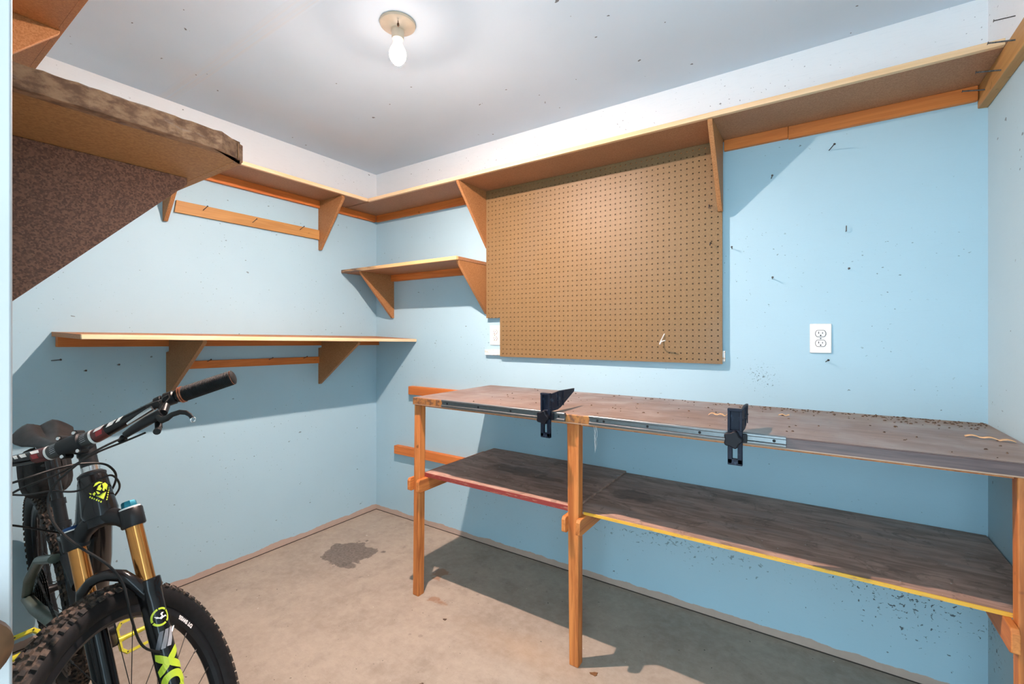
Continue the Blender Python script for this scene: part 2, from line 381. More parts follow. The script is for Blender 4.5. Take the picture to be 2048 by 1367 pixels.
for y, z in ((-1.135, 1.925), (-.885, 1.912), (-.60, 1.925)): nail('nail', (.014, y, z), (1, .12, .42), .042, parent=t)

# small shelf in the corner
t = thing('wall_shelf', 'small corner shelf left of the perforated board on the back wall', 'shelf', (.52, 0, 1.39))
g = G(); g.box((.002, -.280, 1.692), (1.024, 0, 1.711)); g.build('shelf_board', M['board'], t, bevel=.001)
n = N('stained_edge'); gX = n.xyz(n.pos())[0]; k = n.noise(n.coord('Object', (7, 40, 60)), 1, 5, .6)
M['stained_edge'] = n.out(n.mix(n.step(n.math('ADD', gX, n.math('MULTIPLY', k, .5)), .75, .35), (.74, .47, .21), n.mix(n.step(k, .4, .6), (.12, .08, .055), (.42, .27, .15))), .6)
G().box((.002, -.297, 1.6915), (1.024, -.280, 1.7115)).build('front_edging', M['stained_edge'], t, bevel=.0012)
G().box((.190, -.03, 1.648), (1.003, 0, 1.692)).build('wall_cleat', M['cleat_x'], t, bevel=.0015)
bracket(t, 'x', .172, .190, [(0, 1.692), (-.283, 1.692), (-.280, 1.678), (-.014, 1.391), (0, 1.391)])
bracket(t, 'x', 1.004, 1.022, [(0, 1.692), (-.276, 1.692), (-.274, 1.678), (-.014, 1.400), (0, 1.400)])

# lower shelf on the left wall (leans forward a little)
t = thing('wall_shelf', 'lower shelf on the left wall above the bicycle handlebar', 'shelf', (0, -.85, .96))
bl, br, fl, fr = (0, -1.700, 1.289), (0, -.001, 1.263), (.414, -1.700, 1.279), (.414, -.001, 1.245)
th = Vector((0, 0, .019)); V = Vector
fm = lambda a, b, k: V(a)*(1-k) + V(b)*k
e0, e1 = fm(bl, fl, .965), fm(br, fr, .965)
G().hexa([V(bl)-th, e0-th, e1-th, V(br)-th, V(bl), e0, e1, V(br)]).build('shelf_board', [M['mdf']], t, bevel=.001)
G().hexa([e0-th, V(fl)-th, V(fr)-th, e1-th, e0, V(fl), V(fr), e1]).build('front_edging', M['edge_y'], t, bevel=.002)
def under(y, x): 
    k = (y+1.7)/1.7; zb = 1.289+(1.263-1.289)*k; zf = 1.279+(1.245-1.279)*k
    return zb + (zf-zb)*x/.414 - .0192
G().hexa([(0,-1.688,1.225),(.034,-1.688,1.225),(.034,-.002,1.199),(0,-.002,1.199),(0,-1.688,under(-1.688,0)),(.034,-1.688,under(-1.688,.034)),(.034,-.002,under(0,.034)),(0,-.002,under(0,0))]).build('wall_cleat', M['cleat_y'], t, bevel=.0015)
for y0, zb in ((-1.294, .972), (-.466, .958)):
    bracket(t, 'y', y0, y0+.018, [(.0345, under(y0, .0345)), (.400, under(y0, .40)), (.40, under(y0, .4)-.012), (.012, zb), (0, zb), (0, 1.19), (.0345, 1.195)])
t = thing('nail_rail', 'thin orange wood strip with nails under the lower left shelf', 'rail', (0, -.82, 1.09))
G().hexa([(0,-1.275,1.102),(.014,-1.275,1.102),(.014,-.467,1.092),(0,-.467,1.092),(0,-1.275,1.142),(.014,-1.275,1.142),(.014,-.467,1.134),(0,-.467,1.134)]).build('strip', M['cleat_y'], t, bevel=.0012)
for y, z in ((-1.115, 1.135), (-.79, 1.13), (-.575, 1.128)): nail('nail', (.014, y, z), (1, .1, .35), .035, parent=t)

# near shelf and high shelf on the front wall
t = thing('wall_shelf', 'near brown chipboard shelf with a rough cut end at the left edge', 'shelf', (1.5, D, 1.2))
n_ = 26; top = []
g = G(); g.box((.9, D, 1.552), (1.93, -1.862, 1.578)); g.build('shelf_board', M['mdf'], t, bevel=.001)
g = G(); random.seed(3)
pts = [(1.93, D)] + [(1.949+random.uniform(-.002, .002), D + (-1.895-D)*i/n_) for i in range(n_+1)] + [(1.922, -1.852), (1.91, -1.8505), (1.91, -1.862), (1.93, -1.862)]
g.prism(pts, 'z', 1.551, 1.5785); g.build('rough_end', M['rough_end'], t, smooth=0, bevel=.0012)['label'] = 'rough worn cut end of the shelf board'
G().box((.9, -1.862, 1.552), (1.91, -1.848, 1.578)).build('front_edging', M['mdf'], t, bevel=.001)
bracket(t, 'x', 1.748, 1.766, [(D, 1.552), (-1.87, 1.552), (-1.87, 1.540), (D+.012, 1.262), (D, 1.262)], M['dark_chip'])
t = thing('wall_shelf', 'high shelf at the upper left corner of the photo, above the near shelf', 'shelf', (1.0, D, 1.9))
g = G(); g.box((.32, D, 2.135), (2.0, -1.862, 2.154)); g.build('shelf_board', M['mdf'], t, bevel=.001)
G().box((.32, -1.862, 2.135), (2.0, -1.848, 2.154)).build('front_edging', M['mdf'], t, bevel=.001)
bracket(t, 'x', .886, .904, [(D, 2.135), (-1.856, 2.135), (-1.857, 2.126), (D+.012, 1.812), (D, 1.812)])

# pine rail with nails along the right wall
t = thing('nail_rail', 'orange pine rail with long nails high on the right wall', 'rail', (W, -.7, 2.06))
G().hexa([(W-.026,-1.6,2.058),(W,-1.6,2.056),(W,-.0005,2.058),(W-.026,-.0005,2.060),(W-.026,-1.6,2.131),(W,-1.6,2.131),(W,-.0005,2.134),(W-.026,-.0005,2.134)]).build('strip', M['pine_y'], t, bevel=.002)
for y, z in ((-.365, 2.105), (-.245, 2.078), (-.085, 2.09)): nail('nail', (W-.026, y, z), (-1, .15, .25), .055, parent=t, r=.0022, head=.0045)

# ------------------------------------------------------------------ pegboard
t = thing('pegboard', 'brown perforated hardboard panel on the back wall under the high shelf', 'pegboard', (1.68, 0, 1.146))
PX0, PX1, PZ0, PZ1, CX, CZ = 1.0265, 2.329, 1.147, 2.134, 1.127, 1.374
pitch = .0264; g = G(); yf, yb = -.028, -.0215; rh = .0034
nx = int((PX1-PX0)/pitch); nz = int((PZ1-PZ0)/pitch); ox = PX0+(PX1-PX0-nx*pitch)/2; oz = PZ0+(PZ1-PZ0-nz*pitch)/2
xs_ = [ox+i*pitch for i in range(nx+1)]; xs_[0] = PX0; xs_[-1] = PX1
zs_ = [oz+i*pitch for i in range(nz+1)]; zs_[0] = PZ0; zs_[-1] = PZ1
ic = min(range(nx+1), key=lambda i: abs(xs_[i]-CX)); jc = min(range(nz+1), key=lambda j: abs(zs_[j]-CZ)); xs_[ic] = CX; zs_[jc] = CZ
for i in range(nx):
    for j in range(nz):
        if i < ic and j < jc: continue
        x0, x1, z0, z1 = xs_[i], xs_[i+1], zs_[j], zs_[j+1]; cx, cz = ox+(i+.5)*pitch, oz+(j+.5)*pitch
        sq = [(x1, cz), (x1, z1), (cx, z1), (x0, z1), (x0, cz), (x0, z0), (cx, z0), (x1, z0)]
        hol = [(cx+rh*math.cos(k*math.pi/4), cz+rh*math.sin(k*math.pi/4)) for k in range(8)]
        rows = []
        for y in (yf, yb):
            a = [g.bm.verts.new((q[0], y, q[1])) for q in sq]; b = [g.bm.verts.new((q[0], y, q[1])) for q in hol]; rows.append((a, b))
            for k in range(8): g._f([a[k], a[(k+1) % 8], b[(k+1) % 8], b[k]])
        for k in range(8): g._f([rows[0][1][k], rows[0][1][(k+1) % 8], rows[1][1][(k+1) % 8], rows[1][1][k]])
outl = [(PX0, CZ), (CX, CZ), (CX, PZ0), (PX1, PZ0), (PX1, PZ1), (PX0, PZ1)]
for k in range(6):
    a, b = outl[k], outl[(k+1) % 6]; g.poly([(a[0], yf, a[1]), (b[0], yf, b[1]), (b[0], yb, b[1]), (a[0], yb, a[1])])
bmesh.ops.remove_doubles(g.bm, verts=g.bm.verts[:], dist=1e-5)
g.build('perforated_panel', M['pegboard'], t, smooth=0)
G().box((1.13, -.0125, 1.160), (2.321, -.0006, 1.190)).build('mounting_batten', M['cleat_x'], t)
G().box((1.130, -.0150, 1.152), (2.325, -.0130, 2.094)).build('hole_shade_sheet', M['hole_shade'], t)  # added dark sheets, stand in for the shade inside the peg holes
G().box((1.052, -.0150, 1.380), (1.1299, -.0130, 2.094)).build('hole_shade_sheet', M['hole_shade'], t)
G().box((1.051, yb, 2.095), (2.31, -.0006, 2.132)).build('mounting_batten', M['cleat_x'], t)
G().box((1.029, yb, 1.40), (1.05, -.0006, 2.094)).build('mounting_batten', M['cleat_x'], t)
G().box((2.322, yb, 1.158), (2.338, -.001, 1.205)).build('corner_block', M['ptd_strip'], t)
tag(G().box((1.011, -.022, 1.154), (1.124, 0, 1.186)).build('wood_strip', M['ptd_strip'], origin=(1.07, 0, 1.154), bevel=.001), 'short white painted wood strip under the outlet beside the perforated board', 'wood strip')
# hooks on the pegboard
def hook(pts, r, m, label):
    g = G(); g.tube(pts, r, 8); return tag(g.build('peg_hook', M[m], origin=pts[0]), label, 'hook', 'hooks on the perforated board')
Y = yf
hook([(2.078, Y+.003, 1.281), (2.078, Y-.006, 1.277), (2.066, Y-.012, 1.250), (2.062, Y-.022, 1.234), (2.066, Y-.035, 1.231), (2.080, Y-.05, 1.246), (2.098, Y-.06, 1.250)], .0028, 'wire', 'white wire hook low on the perforated board')
hook([(2.278, Y+.003, 1.85), (2.278, Y-.022, 1.852), (2.278, Y-.026, 1.838), (2.287, Y-.026, 1.834)], .0022, 'steel', 'small dark wire hook at the foot of the right board bracket')
hook([(2.283, Y+.003, 1.684), (2.283, Y-.012, 1.686), (2.283, Y-.024, 1.681), (2.283, Y-.027, 1.672)], .0026, 'steel', 'dark wire hook near the right edge of the perforated board')

# ------------------------------------------------------------------ outlets
def outlet(cx, z0, label, w=.073, h=.118):
    t = thing('wall_outlet', label, 'outlet', (cx, 0, z0), 'white wall outlets'); g = G()
    g.box((cx-w/2, -.006, z0), (cx+w/2, 0, z0+h)); g.build('cover_plate', M['outlet'], t, bevel=.003)
    for dz in (h*.335, h*.665):
        c = (cx, -.0075, z0+dz); g = G(); pts = []
        for k in range(24):
            a = 2*math.pi*k/24; pts.append((c[0]+.0168*math.cos(a), c[2]+max(-.0125, min(.0125, .0165*math.sin(a)))))
        g.prism(pts, 'y', -.009, -.004); fo = g.build('socket_face', M['outlet'], t, bevel=.0008)
        rim = G(); rim.tube([(p[0]*1.0+(p[0]-c[0])*.06, -.0062, p[1]+(p[1]-c[2])*.06) for p in pts], .0008, 6, closed=True); rim.build('rim_gap', M['slot'], fo)
        s = G()
        for dx, hh in ((-.0063, .0085), (.0063, .0068)): s.box((cx+dx-.0012, -.0094, c[2]-.001), (cx+dx+.0012, -.0086, c[2]-.001+hh))
        s.lathe((cx, -.0086, c[2]-.0075), (0, -1, 0), [(0, .0027), (.0008, .0027)], 12); s.build('slots', M['slot'], fo)
    g = G(); g.lathe((cx, -.0055, z0+h/2), (0, -1, 0), [(0, .003), (.0012, .003), (.0016, .002)], 12); g.build('screw', M['galv'], t)
outlet(1.0735, 1.213, 'white wall outlet in the notch of the perforated board')
outlet(2.688, 1.203, 'white wall outlet on bare wall right of the perforated board')

# ------------------------------------------------------------------ nails left in the walls
NL = [((2.716, 0, 2.012), (.35, -1, .1), .05, 'nail in the back wall highest under the long shelf', None, 'right of the board'),
      ((2.515, 0, 1.938), (.2, -1, .1), .03, 'nail at the edge of the shelf shadow right of the perforated board', None, 0),
      ((2.770, 0, 1.682), (.1, -1, 0), .02, 'bent nail above and right of the white outlet', (0, 0, .020), 0),
      ((2.364, 0, 1.656), (.1, -1, .1), .03, 'nail in the wall just right of the perforated board edge', None, 0),
      ((2.519, 0, 1.513), (.1, -1, .1), .03, 'fat nail midway between the perforated board and the right outlet', None, 0),
      ((2.778, 0, 1.533), (.1, -1, .1), .015, 'short nail stub above the outlet on the bare wall', None, 0),
      ((2.705, 0, 1.169), (.4, -1, .35), .024, 'slanting nail just under the white outlet on the bare wall', None, 0),
      ((W, -.262, 2.222), (-1, .1, .1), .045, 'long nail in the right wall above the pine rail', None, 0),
      ((0, -1.70, 1.168), (1, .5, .1), .045, 'nail in the left wall under the far left end of the lower shelf', None, 0),
      ((0, -1.597, 1.118), (1, .1, .1), .018, 'short nail stub in the left wall under the lower shelf', None, 0),
      ((0, -1.482, 1.138), (1, .1, .1), .016, 'small nail nearest the left bracket of the lower shelf', None, 0)]
for b, d, l, lab, bend, _ in NL: tag(nail('nail', b, d, l, r=.0017, head=.0042, bend=bend), lab, 'nail', 'nails left in the walls')

# ------------------------------------------------------------------ workbench
t = thing('workbench', 'long wooden workbench with a lower shelf along the back wall', 'workbench', (2.1, -.3, 0))
BX0, BX1, BY, BZ0, BZ1 = 1.041, 3.160, -.640, .937, .972
g = G(); g.box((BX0, BY+.012, BZ0), (BX1, -.001, BZ1)); g.build('benchtop', M['benchtop'], t, bevel=.001)
G().box((BX0, BY, BZ0), (BX1, BY+.012, BZ1-.0005)).build('front_edge', M['bench_edge'], t, bevel=.002)
for x0, dx in ((1.024, .012), (1.878, -.006), (3.082, -.004)):
    s = .0385
    p = [(x0, -.624, 0), (x0+s, -.624, 0), (x0+s, -.585, 0), (x0, -.585, 0)]; q = [(a+dx, b, BZ0) for a, b, _ in p]
    if x0 == 1.878: q = [(a+dx*.6+(.012 if i in (1, 2) else 0), b, c) for i, (a, b, c) in enumerate(q)]
    G().hexa(p+q).build('leg', M['leg'], t, bevel=.003)
    for xa, xb in ((x0-.0185+dx*.5, x0+dx*.5-.0015), (x0+s+dx*.5+.003, x0+s+dx*.5+.0215)):
        if xb > W: continue
        tip = .012
        G().prism([(-.648, .520), (-.648, .566), (-.640, .5765), (-.0385, .577), (-.0385, .518), (-.636, .514)], 'x', xa, min(xb, W-.002)).build('support_rail', M['rail_y'], t, bevel=.0025)
# the near left support has a long outer end in front of the leg
g = G(); g.box((1.066, -.582, .5775), (1.884, -.004, .5965)); g.build('lower_shelf', M['shelf_l'], t, bevel=.001)['label'] = 'left lower shelf board with a red painted front edge'
G().box((1.066, -.586, .5775), (1.872, -.582, .5965)).build('shelf_front_edge', M['red_edge'], t)
g = G(); g.box((1.8845, -.582, .5775), (3.160, -.004, .588)); g.build('lower_shelf', M['shelf_r'], t, bevel=.001)['label'] = 'right lower shelf board with a yellow painted front edge'
G().box((1.921, -.586, .5775), (3.160, -.582, .588)).build('shelf_front_edge', M['yellow_edge'], t)
G().box((.371, -.0375, .870), (3.155, -.0005, .925)).build('wall_cleat', M['cleat_x'], t, bevel=.002)
G().box((.230, -.0375, .449), (3.155, -.0005, .505)).build('wall_cleat', M['cleat_x'], t, bevel=.002)
G().box((1.045, -.60, .9255), (3.15, -.585, .9365)).build('top_batten', M['rail_y'], t)

# metal tracks on the bench front edge
def track(x0, x1, label, holes):
    t = thing('metal_track', label, 'track', (x0, BY, .944), 'metal tracks on the bench front'); g = G(); yo = BY-.0005
    prof = [(yo, .944), (yo-.011, .944), (yo-.012, .946), (yo-.012, .952), (yo-.009, .954), (yo-.006, .9545), (yo-.006, .967), (yo-.009, .968), (yo-.012, .9695), (yo-.012, .975), (yo-.010, .977), (yo, .977)]
    g.prism(prof, 'x', x0, x1); g.build('channel', M['galv'], t, bevel=.0004)
    for hx in holes:
        g = G(); g.lathe((hx, yo-.0058, .9608), (0, -1, 0), [(0, .0045), (.0012, .0045), (.0016, .002)], 12); g.build('screw_head', M['dark_hole'], t)
track(1.238, 1.872, 'galvanized steel track on the bench front left of the middle leg', (1.27, 1.45, 1.62, 1.845))
track(1.973, 2.601, 'galvanized steel track on the bench front right of the middle leg', (2.005, 2.03, 2.19, 2.36, 2.57))

def clamp(x0, w, label, ytip):
    t = thing('bench_clamp', label, 'clamp', (x0, -.66, .88), 'clamps on the bench tracks'); yb_ = -.654; g = G()
    # slotted upright
    g.box((x0, yb_-.016, .982), (x0+.008, yb_, 1.046)); g.box((x0+w-.008, yb_-.016, .982), (x0+w, yb_, 1.046))
    g.box((x0, yb_-.006, .982), (x0+w, yb_, 1.046)); g.box((x0, yb_-.018, 1.042), (x0+w, yb_, 1.050))
    g.box((x0, yb_-.014, .880), (x0+.013, yb_, .984)); g.box((x0+w-.013, yb_-.014, .880), (x0+w, yb_, .984))
    g.box((x0, yb_-.014, .876), (x0+w, yb_, .895)); g.box((x0+.010, yb_-.014, .93), (x0+w-.01, yb_, .984))
    g.build('upright', M['clamp'], t, bevel=.0015)
    g = G(); xw = x0+w-.007
    g.prism([(yb_, .9785), (-.600, .9785), (-.575, .984), (ytip-.004, 1.036), (ytip, 1.049), (-.58, 1.052), (yb_, 1.046)], 'x', xw, xw+.007)
    f = g.build('fence', M['clamp'], t, bevel=.0015)
    g = G()
    for yy in (-.60, -.555): g.box((xw+.0068, yy-.002, .99), (xw+.0095, yy+.002, 1.047))
    g.box((xw+.0068, yb_, 1.014), (xw+.009, -.53, 1.017)); g.build('rib', M['clamp'], f, bevel=.0008)
    g = G(); pts = []
    for k in range(36):
        a = 2*math.pi*k/36; r = .0245+.0032*math.cos(5*a); pts.append((x0+w/2-.004+r*math.cos(a), .957+r*math.sin(a)))
    g.prism(pts, 'y', yb_-.034, yb_-.012); g.build('knob', M['knob'], t, bevel=.003)
    G().box((x0+w, yb_-.010, .948), (x0+w+.012, BY-.0128, .974)).build('slide_block', M['knob'], t, bevel=.001)
clamp(1.776, .041, 'dark blue plastic bench clamp beside the middle leg', -.450)
clamp(2.446, .041, 'dark blue plastic bench clamp near the right track end', -.520)

# shavings and crumbs on the bench
def shaving(pts, w, label):
    g = G(); rows = []
    for i, p in enumerate(pts):
        rows.append([g.bm.verts.new((p[0], p[1]-w/2, p[2])), g.bm.verts.new((p[0], p[1]+w/2, p[2]+.002))])
    for a, b in zip(rows, rows[1:]): g._f([a[0], b[0], b[1], a[1]])
    o = g.build('wood_shaving', M['shaving'], origin=pts[0]); s = o.modifiers.new('thick', 'SOLIDIFY'); s.thickness = .0008
    return tag(o, label, 'wood shaving', 'wood shavings on the bench')
shaving([(2.335+.008*i, -.365+.004*math.sin(i), .9735+.008*abs(math.sin(i*.9))) for i in range(9)], .014, 'curled pale wood shaving left of the right bench clamp')
shaving([(2.555+.006*i, -.225, .9735+.005*abs(math.sin(i*.8))) for i in range(7)], .010, 'small wood shaving behind the right bench clamp')
shaving([(3.045+.0075*i, -.318-.003*i, .9735+.006*abs(math.sin(i*.7))) for i in range(14)], .013, 'long twisted wood shaving at the right end of the bench')
random.seed(11); g = G()
for k in range(300):
    x = 3.15-abs(random.gauss(0, .42)) if k < 210 else random.uniform(1.3, 3.14); y = -abs(random.gauss(0, .07))-.008 if k < 210 else random.uniform(-.6, -.02)
    if x < 1.06 or x > 3.155 or y < -.62: continue
    r = random.uniform(.0009, .0030) if k < 210 else random.uniform(.001, .003); a = random.uniform(0, 3.1); e = random.uniform(1, 2.6)
    M4 = Matrix.Translation((x, y, .972)) @ Matrix.Rotation(a, 4, 'Z')
    p = [M4 @ Vector(q) for q in ((-r*e, -r, 0), (r*e, -r*.7, 0), (r*e*.8, r, 0), (-r*e*.7, r*.8, 0))]; tpt = [q*.55 + (M4 @ Vector((0, 0, r*1.2)))*.45 + Vector((0, 0, r*.6)) for q in p]
    g.hexa(p+tpt)
tag(g.build('sawdust_crumbs', M['crumb'], smooth=0), 'dark crumbs and sawdust scattered along the back of the bench', 'crumbs', kind='stuff')

# scraps on the floor and a cobweb under the bench
def scrap(x, y, r, m, lab, cat='scrap', e=1.6, a=.4):
    g = G(); pts = []
    for k in range(9):
        an = 2*math.pi*k/9; rr = r*(1+.3*math.sin(3*an+x*9)); pts.append((x + e*rr*math.cos(an)*math.cos(a) - rr*math.sin(an)*math.sin(a), y + e*rr*math.cos(an)*math.sin(a) + rr*math.sin(an)*math.cos(a)))
    g.prism(pts, 'z', .0004, .0028); o = g.build('floor_scrap', M[m], smooth=0, origin=(x, y, .0004)); return tag(o, lab, cat, 'scraps on the floor')
M['leaf'] = plain('dry_leaf', (.20, .085, .025), .7)
scrap(1.979, -.617, .009, 'leaf', 'brown leaf scrap on the floor right of the middle bench leg')
scrap(1.475, -1.02, .007, 'crumb', 'dark scrap on the floor at the bottom edge of the photo', a=1.2)
scrap(1.29, -.685, .005, 'crumb', 'small dark scrap on the open floor in front of the left bench leg')
M['cobweb'] = plain('cobweb_threads', (.72, .72, .70), .8)
g = G(); random.seed(5)
for k in range(5):
    p = [(1.985 + random.uniform(-.004, .004) + .004*math.sin(j*.9+k), -.618 + random.uniform(-.003, .003), .936 - .020*j*(1-.06*k)) for j in range(6)]
    g.tube(p, .0004, 5)
tag(g.build('cobweb', M['cobweb'], origin=(1.985, -.618, .936)), 'wisp of white cobweb hanging under the bench front right of the middle leg', 'cobweb')

# ------------------------------------------------------------------ ceiling light
LX, LY = 1.376, -1.038
t = thing('ceiling_light', 'bare lit bulb in a cream porcelain lampholder on the ceiling', 'ceiling light', (LX, LY, H))
g = G(); g.lathe((LX, LY, H), (0, 0, -1), [(0, .064), (.004, .066), (.010, .064), (.014, .058), (.020, .034), (.026, .026), (.030, .026)], 48); g.build('base', M['ceramic'], t)
g = G(); g.lathe((LX, LY, H-.029), (0, 0, -1), [(0, .0235), (.030, .0215), (.032, .0205), (.032, .015)], 32); g.build('socket', M['ceramic'], t)
g = G(); g.tube([(LX+.028, LY-.025, H-.014), (LX+.033, LY-.028, H-.022), (LX+.034, LY-.029, H-.030)], .0016, 8); g.lathe((LX+.034, LY-.029, H-.028), (0, 0, -1), [(0, .002), (.003, .004), (.010, .0045), (.014, .002)], 12); g.build('pull_chain', M['brass'], t)
g = G(); g.lathe((LX, LY, H-.0615), (0, 0, -1), [(0, .0135), (.010, .0145), (.022, .019), (.036, .0265), (.050, .0305), (.062, .0305), (.074, .027), (.084, .0195), (.0885, .0146), (.0918, .0092), (.0930, .005), (.0935, .001)], 32); g.build('bulb', M['bulb'], t)
# ------------------------------------------------------------------ bicycle
M['gloss'] = plain('gloss_black_frame', (.008, .0075, .008), .16, 0, .05, 10, spec=.4)
M['satin'] = plain('satin_black', (.009, .0095, .011), .4, 0, .1, 30, spec=.35)
M['matte'] = plain('matte_black', (.008, .008, .008), .5, 0, .15, 60, spec=.35)
M['rubber'] = plain('tyre_rubber', (.008, .008, .009), .65, 0, .2, 80, spec=.3)
n = N('dusty_tread'); v = n.coord(); k = n.noise(v, 60, 4, .6)
M['tread'] = n.out(n.mix(n.step(k, .42, .68), (.020, .017, .015), (.105, .072, .052)), .85, 0, k, .3, .001)
M['gold'] = plain('gold_stanchion', (.62, .265, .075), .17, .92, .04, 30)
M['lime'] = plain('lime_decal', (.52, .66, .04), .4, 0, .03)
M['yellow'] = plain('yellow_pedal', (.74, .66, .045), .35, .25, .08, 60)
M['grey1'] = plain('grey_decal', (.12, .125, .14), .4); M['grey2'] = plain('mid_grey_decal', (.24, .25, .27), .4); M['grey3'] = plain('light_grey_decal', (.46, .47, .50), .4)
M['white'] = plain('white_decal', (.78, .78, .76), .4, 0, .03)
M['red'] = plain('red_decal', (.36, .015, .02), .4); M['maroon'] = plain('maroon_band', (.10, .016, .014), .35)
M['copper'] = plain('copper_ring', (.52, .20, .11), .35, .7)
M['teal'] = plain('teal_dial', (.02, .22, .32), .3, .5); M['navy'] = plain('blue_ring', (.02, .07, .20), .3, .5)
M['chrome'] = plain('bright_steel', (.62, .62, .62), .22, .95, .05)
M['dksteel'] = plain('dark_steel', (.10, .095, .09), .4, .85, .3, 120)
M['greyframe'] = plain('grey_green_stay', (.12, .15, .125), .3)
M['leather'] = plain('saddle_cover', (.030, .027, .026), .5, 0, .25, 50)
M['cloth'] = plain('bag_fabric', (.016, .014, .013), .85, 0, .3, 90)
M['bar_c'] = plain('grey_bar_clamp_zone', (.045, .046, .044), .42)

Bm = ((0.97466, 0.04283, -0.00397), (-0.04301, 0.97049, -0.08999), (0.0, 0.09008, 0.97144))
bsc = .9756062
bike = thing('bicycle', 'black and lime mountain bike leaning along the left side of the room', 'bicycle')
del bike['_loc']
bike.matrix_world = Matrix(((Bm[0][0], Bm[0][1], Bm[0][2], 1.46194), (Bm[1][0], Bm[1][1], Bm[1][2], -1.77784), (Bm[2][0], Bm[2][1], Bm[2][2], 0), (0, 0, 0, 1)))
Hd, Rw, DLT, WB = 1.1547245, .37644, -.81376, 1.09874
AX = Vector((-math.cos(Hd), 0, math.sin(Hd))); PN = Vector((math.sin(Hd), 0, math.cos(Hd)))
FA = Vector((0, 0, Rw)); RA = Vector((-WB, 0, Rw)); BB = Vector((-.664, 0, .345)); C0 = FA - .044*PN
RS = Matrix.Rotation(DLT, 3, AX)
def st(p): return C0 + RS @ (Vector(p) - C0)
def F(t, l=0, f=0): return C0 + t*AX + Vector((0, l, 0)) + f*PN       # unsteered head frame
def S(t, l=0, f=0): return st(F(t, l, f))                              # steered frame
def bb(g, name, mats, parent=bike, **k): return g.build(name, mats, parent, **k)
KS, TC, TB, FB = .0683, .489, .7332, .0362

# frame
g = G()
g.tube([F(.540), F(.553), F(.60), F(.640), F(.648)], [.034, .0365, .032, .0295, .027], 32)
g.tube([F(.575, 0, -.01), Vector((-.36, 0, .72)), Vector((-.50, 0, .52)), BB + Vector((.03, 0, .02))], [.033, .034, .036, .042], 20, ru=1.0, rv=.9)
g.tube([F(.632, 0, -.008), Vector((-.42, 0, .80)), Vector((-.62, 0, .695)), Vector((-.785, 0, .655))], [.027, .024, .020, .018], 18, rv=1.1)
g.tube([BB, Vector((-.715, 0, .48)), Vector((-.785, 0, .69))], [.030, .020, .0185], 18)
g.tube([BB + Vector((0, -.04, 0)), BB + Vector((0, .04, 0))], .024, 20)
fr = bb(g, 'frame', M['gloss'])
# shield badge wrapped on the front of the head tube
def on_tube(tc, r0, poly2, sx, sy, lift=.0008, lean=0.0):
    out = []
    for (a, b) in poly2:
        t = tc + b*sy; r = r0(t) + lift; th = a*sx/r
        out.append(F(t, r*math.sin(th), r*math.cos(th)))
    return out
def rad(t): return .0365 + (.032-.0365)*(t-.553)/(.60-.553) if t < .60 else .032 + (.0295-.032)*(t-.60)/.04
def fine(poly2, n=4):
    o = []
    for i in range(len(poly2)):
        a, b = poly2[i], poly2[(i+1) % len(poly2)]
        o += [(a[0]+(b[0]-a[0])*k/n, a[1]+(b[1]-a[1])*k/n) for k in range(n)]
    return o
def decal(name, polys, mapper, m, parent, sub=3):
    """flat artwork (2D polygons) laid on a curved surface"""
    bm = bmesh.new()
    for pl in polys:
        pl = fine(pl, 2); f = bm.faces.new([bm.verts.new((a, b, 0)) for a, b in pl])
    bmesh.ops.triangulate(bm, faces=bm.faces[:])
    for _ in range(sub): bmesh.ops.subdivide_edges(bm, edges=[e for e in bm.edges if e.calc_length() > .12], cuts=1)
    bmesh.ops.triangulate(bm, faces=bm.faces[:])
    for v in bm.verts: v.co = mapper(v.co.x, v.co.y)
    g = G(); g.bm.free(); g.bm = bm
    o = g.build(name, m, parent, smooth=0); s = o.modifiers.new('thick', 'SOLIDIFY'); s.thickness = .0006; s.offset = 0
    return o
badge = [[(-.42,.62),(-.2,.92),(.12,.98),(.42,.80),(.05,.80),(-.18,.70)],
         [(-.22,.28),(-.02,.60),(.25,.72),(.12,.45),(.22,.28),(.05,.12)],
         [(.32,.70),(.62,.78),(.86,.52),(.74,.30),(.62,.02),(.46,.22),(.36,-.02),(.22,.10),(.34,.38)],
         [(-.42,-.22),(-.1,-.30),(.16,-.16),(.52,-.10),(.12,-.74)],
         [(-.62,.02),(-.40,.14),(-.36,-.02),(-.52,-.20)], [(-.86,.22),(-.68,.10),(-.72,-.02),(-.82,.06)],
         [(-.30,.18),(-.16,.10),(-.02,-.12),(-.22,-.16)]]
for k in range(6):                                     # lettering bands along both lower sides
    u0 = k/6; a = (-.90+.88*u0, -.10-.86*u0); badge.append([(a[0], a[1]), (a[0]+.12, a[1]-.02), (a[0]+.06, a[1]-.17), (a[0]-.03, a[1]-.13)])
    b = (.96-.62*u0, .26-1.20*u0); badge.append([(b[0], b[1]), (b[0]-.13, b[1]-.06), (b[0]-.10, b[1]-.16), (b[0]+.0, b[1]-.10)])
def badge_map(a, b):
    t = .597 + b*.0275; r = rad(t) + .0007; th = (a*.0235)/r + R(4); return F(t, r*math.sin(th), r*math.cos(th))
decal('head_badge', badge, badge_map, M['lime'], fr)['label'] = 'lime green shield badge on the head tube'
